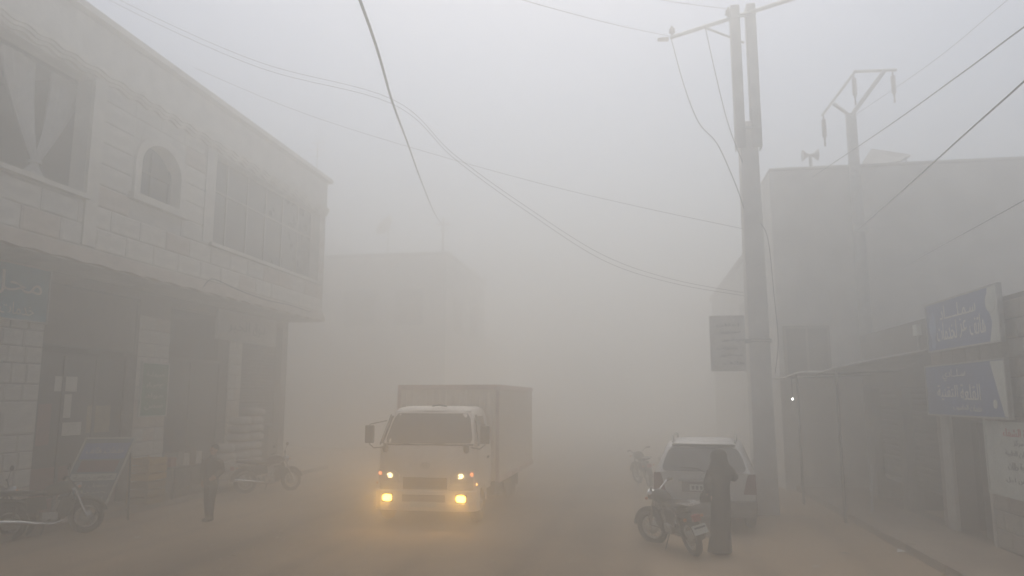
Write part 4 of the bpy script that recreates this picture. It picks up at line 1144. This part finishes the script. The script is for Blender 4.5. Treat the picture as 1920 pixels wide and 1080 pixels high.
        MB().lathe([(.21, s*.02), (.2, s*.07), (.10, s*.03), (.09, s*.10), (.03, s*.11)], (s*.89, -.55, .37), 'X', 20).build('rim', STEEL, wh)
        for dx in (.66, .90):
            w2 = MB().torus((s*dx, -4.55, .37), 'X', .26, .105, 28, 8).build('wheel', RUBBER, t)
            MB().lathe([(.21, s*.02), (.2, s*.05), (.10, -s*.02), (.03, s*.0)], (s*dx, -4.55, .37), 'X', 20).build('rim', STEEL, w2)
        MB().torus((s*.93, -.55, .40), 'X', .44, .05, 18, 6, R(0), R(180), 1.4).build('wheel_arch', TW, t)
        MB().box(*(sorted((s*.60, s*1.0))), -5.2, -5.17, .25, .75).build('mud_flap', RUBBER, t)
    # grille, emblem, bumper, plate
    gr_ = MB().box(-.43, .43, .015, .035, .70, .93).build('grille', DARKPLASTIC, t)
    for k in range(5): MB().box(-.41, .41, .037, .05, .715+.045*k, .735+.045*k).build('grille_bar', FRAME_D, gr_)
    MB().box(-.36, .36, .052, .06, .70, .716).build('chrome_strip', CHROME, gr_)
    em = MB().torus((0, .045, 1.17), 'Y', .085, .010, 24, 6)
    for v in range(len(em.v)): em.v[v] = (em.v[v][0], em.v[v][1], 1.17+(em.v[v][2]-1.17)*.62)
    emo = em.build('emblem', mat('dull_chrome', (.30, .29, .27), .3, .8, .1, 5), t)
    hmk = MB()
    for s in (-1, 1): hmk.tube([(s*.035+.018, .046, 1.215), (s*.035-.012, .046, 1.125)], .009, 6)
    hmk.tube([(-.035, .046, 1.165), (.035, .046, 1.18)], .008, 6); hmk.build('emblem_letter', MATS['dull_chrome'], emo)
    bm = MB(); rg = []
    for x, dy in ((-1.0, -.38), (-.99, -.10), (-.86, .0), (-.4, .04), (.4, .04), (.86, 0), (.99, -.10), (1.0, -.38)):
        rg.append([(x, .0+dy, .68), (x, .055+dy, .66), (x, .065+dy, .42), (x, .03+dy, .28), (x, -.1+dy, .28)])
    bm.loft(rg, True, False, False); bmo = bm.build('front_bumper', TW, t)
    MB().box(-.42, .42, .107, .115, .46, .60).build('bumper_intake', mat('bumper_grey', (.22, .205, .185), .7, 0, .15, 4), bmo)
    MB().box(-.26, .26, .118, .125, .36, .47).build('licence_plate', SIGNWHITE, bmo)
    # chassis
    MB().box(-.38, .38, -6.4, -.3, .48, .66).build('chassis', FRAME_D, t)
    MB().box(-.98, -.42, -3.2, -2.2, .32, .66).build('fuel_tank', FRAME_D, t, .04)
    MB().box(.42, .98, -2.9, -2.2, .34, .66).build('battery_box', FRAME_D, t, .02)
    MB().cyl((-.85, -4.55, .37), (.85, -4.55, .37), .07, 10).build('axle', FRAME_D, t)
    MB().cyl((-.8, -.55, .37), (.8, -.55, .37), .05, 10).build('axle', FRAME_D, t)
    BOXR = mat('box_rail', (.58, .44, .36), .6, 0, .12, 3)
    # cargo box with pressed ribs
    BW, B0, B1, BZ0, BZ1 = 1.16, -6.6, -1.66, .70, 2.80
    cb = MB().box(-BW, BW, B0, B1, BZ0, BZ1).build('cargo_box', BOXP, t)
    for s in (-1, 1):
        MB().box(*(sorted((s*(BW+.002), s*(BW+.035)))), B0, B1, BZ1-.09, BZ1+.02).build('top_rail', BOXR, cb)
        MB().box(*(sorted((s*(BW+.002), s*(BW+.035)))), B0, B1, BZ0-.03, BZ0+.09).build('bottom_rail', BOXR, cb)
        MB().box(*(sorted((s*(BW-.05), s*(BW+.03)))), B1+.002, B1+.03, BZ0, BZ1-.1).build('corner_post', BOXR, cb)
    MB().box(-BW, BW, B1+.002, B1+.045, BZ1-.09, BZ1+.02).build('front_rail', BOXR, cb)
    rib = MB().prism([(-.5, 0), (-.3, 1), (.3, 1), (.5, 0)], lambda u, v, d_: (v, u, d_)).mesh('rib'); rib.materials.append(BOXP)
    for s in (-1, 1):
        for k in range(24):
            piece('rib', rib, BOXP, cb, (s*(BW+.001), B0+.12+.2*k, BZ0+.09), (s*.022, .10, BZ1-BZ0-.18))
    for k in range(14):
        piece('rib', rib, BOXP, cb, (-BW+.14+.156*k, B1+.001, BZ0), (.022, .08, BZ1-BZ0-.1), (0, 0, R(90)))
    MB().box(-BW, BW, B0-.03, B0-.002, BZ0, BZ1).build('rear_door', STEEL, cb)
    keep = {'cargo_box', 'chassis', 'fuel_tank', 'battery_box', 'axle', 'mud_flap', 'mirror_arm'}
    for o_ in t.children:      # the cab is a little wider than its drawing
        nm = o_.name.split('.')[0]
        if nm in keep or (nm == 'wheel' and o_.data.vertices[0].co.y < -3): continue
        for q in [o_] + list(o_.children):
            if q.type == 'MESH':
                for v in q.data.vertices: v.co.x *= 1.065
            else: q.location.x *= 1.065
    t.location = (-4.22, 14.9, 0); t.rotation_euler = (0, 0, R(180-1.0))
    return t
FOGW = 66.0
truck()

# ================================================================== people
def fuse(parts, voxel, smooth=6):
    """one continuous surface from overlapping pieces"""
    me = parts.mesh('tmp'); o = bpy.data.objects.new('tmp', me); col.objects.link(o)
    r_ = o.modifiers.new('r', 'REMESH'); r_.mode = 'VOXEL'; r_.voxel_size = voxel; r_.use_smooth_shade = True
    s_ = o.modifiers.new('s', 'SMOOTH'); s_.iterations = smooth; s_.factor = .5
    dg = bpy.context.evaluated_depsgraph_get(); dg.update()
    out = bpy.data.meshes.new_from_object(o.evaluated_get(dg))
    bpy.data.objects.remove(o); bpy.data.meshes.remove(me)
    return out
def mesh_child(name, me, m, parent):
    me.materials.clear(); me.materials.append(m)
    me.polygons.foreach_set('use_smooth', [True]*len(me.polygons))
    o = bpy.data.objects.new(name, me); col.objects.link(o); o.parent = parent
    return o
def hand(b, wrist, fwd, palm, side):
    """palm and five curled fingers; fwd = finger direction, palm = direction the palm looks, side = thumb side"""
    w_, f, p_, s = Vector(wrist), Vector(fwd).normalized(), Vector(palm).normalized(), Vector(side).normalized()
    b.loft([[w_ + f*d + s*(math.cos(a*math.pi/6)*hw) + p_*(math.sin(a*math.pi/6)*th) for a in range(12)] for d, hw, th in ((-.02, .026, .02), (.03, .036, .017), (.085, .04, .014), (.095, .034, .010))], True)
    for k, L in enumerate((.068, .076, .072, .056)):
        o = w_ + f*.085 + s*(.03-.02*k)
        b.tube([o, o+f*L*.45+p_*.006, o+f*L*.75+p_*.022, o+f*L*.92+p_*.042], [.009, .0085, .008, .006], 7)
    o = w_ + f*.03 + s*.032
    b.tube([o, o+s*.025+f*.028+p_*.008, o+s*.03+f*.058+p_*.02], [.012, .010, .007], 7)
def head(b, c, s=1.0, turn=0.0):
    """skull, jaw, nose, ears, brow: +Y is the face before turn"""
    m = Matrix.Rotation(turn, 3, 'Z'); C = Vector(c)
    def T(v): return C + m @ (Vector(v)*s)
    def bl(cc, r_):
        k = MB().ball((0, 0, 0), r_, 14, 10)
        k.v = [tuple(T(Vector(cc) + Vector(v))) for v in k.v]; b.add(k.v, k.f, True)
    bl((0, -.01, .03), (.076, .098, .092)); bl((0, .022, -.045), (.056, .066, .062)); bl((0, .045, -.075), (.03, .03, .024))
    bl((0, .098, -.018), (.013, .022, .026)); bl((0, .08, .022), (.05, .016, .012)); bl((0, .082, -.055), (.025, .012, .008))
    for q in (-1, 1): bl((q*.076, -.005, -.01), (.012, .024, .034))
def eyes(parent, c, s=1.0, turn=0.0):
    m = Matrix.Rotation(turn, 3, 'Z'); C = Vector(c)
    for q in (-1, 1):
        p_ = C + m @ (Vector((q*.031, .083, .002))*s)
        MB().ball(p_, .012*s, 10, 8).build('eye', HAIR, parent)

def woman():
    t = thing('person', 'woman in long black robe and headscarf standing behind the silver car', 'person')
    b = MB(); turn = R(-25)
    b.ell([(0, 0, .9, .13, .10), (0, 0, 1.05, .12, .095), (0, 0, 1.25, .15, .10), (0, 0, 1.34, .16, .09), (0, 0, 1.40, .06, .06), (0, 0.01, 1.48, .05, .055)])
    for s in (-1, 1): b.tube([(s*.07, 0, .92), (s*.075, .01, .50), (s*.075, -.02, .10), (s*.075, -.02, .07)], [.085, .06, .04, .035], 10); b.tube([(s*.075, -.04, .05), (s*.08, .12, .035)], [.04, .035], 8)
    head(b, (.01, .02, 1.56), 1.0, turn)
    b.tube([(.15, 0, 1.32), (.265, .05, 1.20), (.25, .10, 1.16)], [.045, .04, .036], 8); b.tube([(.26, .07, 1.17), (.17, .20, 1.24), (.13, .24, 1.26)], [.036, .028, .022], 8)
    b.tube([(-.15, 0, 1.32), (-.20, -.02, 1.12), (-.20, .03, 1.06)], [.045, .038, .035], 8); b.tube([(-.20, .02, 1.07), (-.18, .10, .98), (-.17, .14, .96)], [.035, .026, .022], 8)
    me = fuse(b, .016, 4)
    hb_ = MB(); hand(hb_, (.13, .24, 1.26), (-.5, .5, .5), (-.6, -.6, .3), (.3, .2, .9)); hand(hb_, (-.17, .14, .96), (.1, .9, -.4), (.9, -.1, .1), (0, .3, .9))
    import bmesh
    bm = bmesh.new(); bm.from_mesh(me); h_ = hb_.mesh('h'); bm.from_mesh(h_); bm.to_mesh(me); bm.free()
    body = mesh_child('body', me, SKIN, t); eyes(body, (.01, .02, 1.56), 1.0, turn)
    # robe: hem flares and brushes the ground
    r_ = MB(); n = 28; rings = []
    for cx, cy, z, rx, ry in ((-.035, 0, .025, .200, .17), (-.03, 0, .10, .190, .165), (-.012, 0, .35, .165, .15), (0, 0, .60, .158, .145), (.008, 0, .85, .158, .15), (.012, 0, 1.0, .148, .135), (.014, 0, 1.08, .15, .13), (.01, 0, 1.2, .18, .14), (.01, 0, 1.33, .185, .125), (.01, 0, 1.40, .11, .10), (.01, .01, 1.46, .075, .08)):
        rings.append([(cx+rx*(1+(.06*math.sin(5*a*2*math.pi/n+z*2)*max(0, 1-z)))*math.cos(a*2*math.pi/n), cy+ry*(1+(.06*math.sin(7*a*2*math.pi/n)*max(0, 1-z)))*math.sin(a*2*math.pi/n), z) for a in range(n)])
    r_.loft(rings, True)
    r_.tube([(.13, 0, 1.32), (.24, .04, 1.24), (.285, .07, 1.195)], [.075, .075, .07], 10); r_.tube([(.285, .07, 1.195), (.20, .17, 1.225), (.145, .225, 1.255)], [.07, .055, .05], 10)
    r_.tube([(-.13, 0, 1.32), (-.195, -.01, 1.14), (-.205, .02, 1.06)], [.075, .07, .06], 10); r_.tube([(-.205, .02, 1.06), (-.19, .08, .995), (-.175, .125, .97)], [.06, .05, .045], 10)
    mesh_child('robe', fuse(r_, .018, 4), BLACKCLOTH, t)
    sc = MB(); m = Matrix.Rotation(turn, 3, 'Z')
    def q(v): return tuple(Vector((.01, .02, 1.56)) + m @ Vector(v))
    k = MB().ball((0, -.01, -.005), (.140, .140, .132), 18, 12); k.v = [q(v) for v in k.v]; sc.add(k.v, k.f, True)
    sc.ell([(.012, 0, 1.20, .20, .15), (.012, 0, 1.28, .215, .15), (.012, 0, 1.36, .185, .135), (.012, 0, 1.43, .155, .13), (.012, .005, 1.50, .14, .125), (.012, .01, 1.55, .10, .10)], 22)
    sc.tube([(.13, .0, 1.36), (.235, .03, 1.27), (.275, .05, 1.25)], [.09, .07, .04], 10)
    mesh_child('headscarf', fuse(sc, .016, 5), BLACKCLOTH, t)
    bag = thing('handbag', 'small black handbag hanging from the hand of the woman in black', 'bag')
    bb = MB(); bb.loft([[(-.05*f+x_*w_, y_*.05*w_*6, z) for x_, y_ in ((-1, -1), (1, -1), (1, 1), (-1, 1))] for z, w_, f in ((-.10, .10, 0), (-.02, .105, 0), (.05, .08, 0), (.06, .06, 0))], True, False); bb.build('pouch', DARKCLOTH, bag, .015)
    MB().torus((0, 0, .05), 'Y', .055, .008, 14, 6, 0, math.pi).build('strap', DARKCLOTH, bag)
    t.location = (1.345, 12.9, 0.005); t.rotation_euler = (0, 0, R(8))
    bag.location = (1.345-.215, 12.9+.17, .90); bag.rotation_euler = (0, 0, R(20))
woman()

def boy():
    t = thing('person', 'person in dark clothes standing at the roadside near the white sacks', 'person')
    b = MB(); k = 1.54/1.74; turn = R(165)
    def S_(v): return (v[0]*k, v[1]*k, v[2]*k)
    b.ell([(0, 0, .84*k, .14*k, .10*k), (0, 0, 1.0*k, .13*k, .095*k), (0, 0, 1.25*k, .165*k, .105*k), (0, 0, 1.40*k, .17*k, .085*k), (0, 0, 1.46*k, .06*k, .055*k), (0.02, -.01, 1.55*k, .05*k, .05*k)])
    legs = [[(-.08, 0, .88), (-.075, -.02, .48), (-.06, .02, .09)], [(.08, 0, .88), (.065, -.05, .48), (.045, -.02, .09)]]
    for L in legs: b.tube([S_(v) for v in L], [.08*k, .058*k, .04*k], 10); b.tube([S_((L[2][0], .03+L[2][1], .04)), S_((L[2][0], -.15+L[2][1], .03))], [.04*k, .035*k], 8)
    head(b, (.03, -.015, 1.62*k), k*1.03, turn)
    arms = [[(-.19, 0, 1.38), (-.235, .02, 1.12), (-.19, -.06, .92)], [(.19, 0, 1.38), (.255, .03, 1.14), (.16, -.09, 1.0)]]
    for A_ in arms: b.tube([S_(v) for v in A_], [.048*k, .04*k, .028*k], 8)
    me = fuse(b, .016, 4)
    hb_ = MB(); hand(hb_, S_(arms[0][2]), (.2, -.4, -.9), (.9, 0, .2), (0, -.9, .3)); hand(hb_, S_(arms[1][2]), (-.8, -.4, -.3), (-.1, .9, -.1), (0, -.2, .9))
    import bmesh
    bm = bmesh.new(); bm.from_mesh(me); bm.from_mesh(hb_.mesh('h')); bm.to_mesh(me); bm.free()
    body = mesh_child('body', me, SKIN, t); eyes(body, (.03, -.015, 1.62*k), k*1.03, turn)
    j = MB()
    j.ell([(0, 0, .80*k, .17*k, .125*k), (0, 0, 1.0*k, .16*k, .12*k), (0, 0, 1.25*k, .19*k, .13*k), (0, 0, 1.40*k, .19*k, .105*k), (0, 0, 1.47*k, .085*k, .08*k), (.01, -.005, 1.52*k, .07*k, .07*k)])
    for A_ in arms: j.tube([S_(v) for v in A_], [.075*k, .062*k, .05*k], 10)
    mesh_child('jacket', fuse(j, .016, 4), DARKCLOTH, t)
    tr = MB()
    tr.ell([(0, 0, .95*k, .14*k, .11*k), (0, 0, .80*k, .165*k, .125*k)])
    for L in legs: tr.tube([S_(v) for v in L], [.10*k, .075*k, .062*k], 10)
    mesh_child('trousers', fuse(tr, .016, 4), DARKCLOTH, t)
    for L in legs:
        sh = MB().tube([S_((L[2][0], .06+L[2][1], .045)), S_((L[2][0], -.06+L[2][1], .045)), S_((L[2][0], -.19+L[2][1], .03))], [.042, .045, .03], 10); sh.build('shoe', RUBBER, t)
    h_ = MB(); m = Matrix.Rotation(turn, 3, 'Z'); C = Vector((.03, -.015, 1.62*k))
    kk = MB().ball((0, -.025, .05), (.085, .10, .09), 16, 10); kk.v = [tuple(C + m @ (Vector(v)*k*1.03)) for v in kk.v]
    kk.build('hair', HAIR, t)
    t.location = (-8.75, 14.63, .005)
boy()

# ================================================================== goods before the left shops
def sack_mesh():
    b = MB(); n = 16; rings = []
    for x, r_ in ((-.36, .05), (-.34, .14), (-.25, .20), (0, .215), (.25, .20), (.34, .14), (.36, .05)):
        rings.append([(x, (r_*1.15)*math.copysign(abs(math.cos(a*2*math.pi/n))**.7, math.cos(a*2*math.pi/n)), .11+.58*r_*math.copysign(abs(math.sin(a*2*math.pi/n))**.8, math.sin(a*2*math.pi/n))) for a in range(n)])
    b.loft(rings, True)
    me = b.mesh('white_sack'); me.materials.append(mat('woven_sack', (.38, .36, .335), .9, 0, .1, 6, .3, 60)); return me
SACK = sack_mesh()
stk = [(-11.05, 18.95, 5), (-11.05, 19.72, 8), (-11.05, 20.48, 9)]
rows_ = ('nearest', 'middle', 'farthest')
for si, (x, y, n) in enumerate(stk):
    for k in range(n):
        o = bpy.data.objects.new('white_sack', SACK); col.objects.link(o)
        o.location = (x+rnd.uniform(-.03, .03), y+rnd.uniform(-.04, .04), .13+.235*k); o.rotation_euler = (0, 0, R(90+rnd.uniform(-7, 7)))
        pos = 'topmost' if k == n-1 else 'lowest' if k == 0 else ('second', 'third', 'fourth', 'fifth', 'sixth', 'seventh', 'eighth', 'ninth')[k-1] + (' from the bottom' if True else '')
        tag(o, 'white sack, %s of the %s stack before the far shop' % (pos, rows_[si]), 'sack', 'white sacks stacked before the shop')
def crate(name, label, x, y, z, m, sx=.42, sy=.62, sz=.30, group=None):
    t = thing(name, label, 'crate', (x, y, z), group)
    for zz in range(3):
        for s in (-1, 1):
            MB().box(x+s*sx/2-.012, x+s*sx/2+.012, y-sy/2, y+sy/2, z+.01+zz*sz/3, z+(zz+.8)*sz/3).build('slat', m, t)
            MB().box(x-sx/2+.013, x+sx/2-.013, y+s*sy/2-.012, y+s*sy/2+.012, z+.01+zz*sz/3, z+(zz+.8)*sz/3).build('slat', m, t)
    for s in (-1, 1):
        for q in (-1, 1): MB().box(x+s*(sx/2-.03)-.014, x+s*(sx/2-.03)+.014, y+q*(sy/2-.03)-.014, y+q*(sy/2-.03)+.014, z, z+sz).build('corner_post', m, t)
    MB().box(x-sx/2+.02, x+sx/2-.02, y-sy/2+.02, y+sy/2-.02, z, z+.02).build('floor', m, t)
YEL = mat('yellow_plastic', (.42, .24, .04), .6, 0, .15, 5)
crate('crate', 'yellow plastic crate on top of the pair beside the pier', -11.15, 15.95, .66, YEL, .5, .66, .52, 'yellow crates')
crate('crate', 'yellow plastic crate underneath the other beside the pier', -11.15, 15.95, .13, mat('faded_yellow', (.26, .17, .07), .7, 0, .2, 5), .5, .66, .52, 'yellow crates')
tbl = thing('goods_table', 'low display table with goods before the second shop', 'table', (-11.2, 17.4, .13))
MB().box(-11.55, -10.9, 16.6, 18.3, .82, .87).build('top', FRAME_D, tbl)
for xx in (-11.5, -10.95):
    for yy in (16.65, 18.25): MB().box(xx-.025, xx+.025, yy-.025, yy+.025, .13, .818).build('leg', FRAME_D, tbl)
names = ('dull red', 'grey', 'pale', 'brown', 'white', 'dark')
cols = ((.25, .06, .05), (.2, .2, .19), (.45, .42, .38), (.14, .1, .07), (.55, .54, .5), (.04, .04, .04))
for i in range(6):
    y = 16.78+.27*i; h_ = (.22, .34, .28, .4, .30, .24)[i]
    b = MB(); b.box(-11.45+.05*(i % 2), -11.05, y-.11, y+.11, .873, .873+h_)
    o = b.build('carton', mat('carton_%d' % i, cols[i], .85, 0, .12, 6), None, .01)
    tag(o, '%s carton, number %s along the display table from the pier' % (names[i], ('one', 'two', 'three', 'four', 'five', 'six')[i]), 'carton', 'cartons on the display table')

# A-frame board
def a_board():
    t = thing('pavement_sign', 'leaning blue and white pavement board on legs beside the motorcycle', 'sign', (-10.75, 14.1, 0))
    # panel faces the street and the viewer, lower edge kicked towards the viewer
    c0 = Vector((-11.5, 13.62, .40)); u = Vector((.92, .42, 0)).normalized(); v_ = Vector((.20, .26, .90)).normalized(); w_ = u.cross(v_).normalized()
    W_, H_ = .90, 1.36
    def Pn(a, b_, d_): return c0 + u*a + v_*b_ + w_*d_
    pn = MB().prism([(0, 0), (W_, 0), (W_, H_), (0, H_)], lambda a, b_, d_: Pn(a, b_, -.02+.02*d_)); pn.build('panel', mat('board_grey', (.13, .19, .23), .7, 0, .2, 3), t)
    MB().prism([(.03, .93), (W_-.03, .93), (W_-.03, 1.27), (.03, 1.27)], lambda a, b_, d_: Pn(a, b_, .002+.004*d_)).build('blue_band', mat('board_blue', (.10, .19, .42), .6, 0, .15, 3), t)
    MB().prism([(.1, .66), (W_-.1, .66), (W_-.1, .9), (.1, .9)], lambda a, b_, d_: Pn(a, b_, .002+.004*d_)).build('red_band', mat('faded_red', (.17, .075, .09), .7, 0, .2, 4), t)
    MB().prism([(.03, .48), (W_-.03, .48), (W_-.03, .62), (.03, .62)], lambda a, b_, d_: Pn(a, b_, .002+.004*d_)).build('white_band', SIGNWHITE, t)
    f = MB(); e = .035
    for a0, a1, b0, b1 in ((-e, 0, -e, H_+e), (W_, W_+e, -e, H_+e), (0, W_, -e, 0), (0, W_, H_, H_+e)): f.prism([(a0, b0), (a1, b0), (a1, b1), (a0, b1)], lambda a, b_, d_: Pn(a, b_, -.03+.045*d_))
    f.build('frame', SIGNWHITE, t)
    for txt, b_, hh, m_ in (('خدمات هاتف', 1.05, .14, WHITE), ('عروض خاصة', .50, .1, INK), ('تحويل رصيد', .33, .09, SIGNWHITE), ('صيانة', .20, .08, SIGNWHITE), ('اجهزة خلوية', .06, .09, SIGNWHITE)):
        lettering('lettering', txt, m_, t, Pn(.1, b_, .007), u, v_, W_-.2, hh, .004)
    MB().tube([Pn(0, H_, -.04), (-10.95, 15.0, .0)] if False else [Pn(.1, 0, -.02), Pn(.1, -.42, -.02)], .018, 6).build('leg', FRAME_D, t)
    MB().tube([Pn(W_-.1, 0, -.02), Pn(W_-.1, -.42, -.02)], .018, 6).build('leg', FRAME_D, t)
    for a in (.1, W_-.06):
        top = Pn(a, H_-.05, -.03); MB().tube([top, (top.x-.02, top.y+.12, .0)], .02, 6).build('back_leg', FRAME_D, t)
a_board()

# a scrap of paper on the pavement edge
sc = MB(); sc.add([(4.2, 13.55, .004), (4.32, 13.5, .03), (4.36, 13.6, .012), (4.25, 13.66, .05)], [(0, 1, 3), (1, 2, 3)])
tag(sc.build('paper_scrap', WHITE), 'crumpled white paper scrap lying by the kerb', 'litter')

for i, (x, y, nm) in enumerate(((-2.2, 11.6, 'near the lower frame edge'), (2.6, 12.1, 'just past the feet of the woman in black'), (-6.4, 11.4, 'on the left half of the road'), (-8.9, 12.6, 'on the dusty verge by the motorcycles'), (3.3, 13.2, 'in front of the awning posts'))):
    sc = MB(); a = rnd.uniform(0, 6); q = [(x+.09*math.cos(a+k*1.57)*rnd.uniform(.6, 1.3), y+.07*math.sin(a+k*1.57), .012+rnd.uniform(0, .03)) for k in range(4)] + [(x, y, .05)]
    sc.add(q, [(0, 1, 4), (1, 2, 4), (2, 3, 4), (3, 0, 4)])
    tag(sc.build('litter_scrap', mat('litter_%d' % (i % 2), ((.10, .085, .07), (.32, .29, .25))[i % 2], .9)), 'small scrap of rubbish lying ' + nm, 'litter', 'scraps of litter on the road')

# ================================================================== haze: even pale dust filling the street
hz = bpy.data.materials.new('dust_haze'); hz.use_nodes = True
ht = hz.node_tree; ht.nodes.clear()
ho = ht.nodes.new('ShaderNodeOutputMaterial'); pvn = ht.nodes.new('ShaderNodeVolumePrincipled')
pvn.inputs['Color'].default_value = (0.898, 0.896, 0.872, 1)
pvn.inputs['Density'].default_value = 0.069
pvn.inputs['Anisotropy'].default_value = 0.68
ht.links.new(pvn.outputs['Volume'], ho.inputs['Volume'])
hb = MB().box(-60, 60, -30, 150, -1.3, 12.9).build('haze', hz)
hb['kind'] = 'stuff'; hb['label'] = 'thick pale dust haze filling the street'; hb['category'] = 'haze'
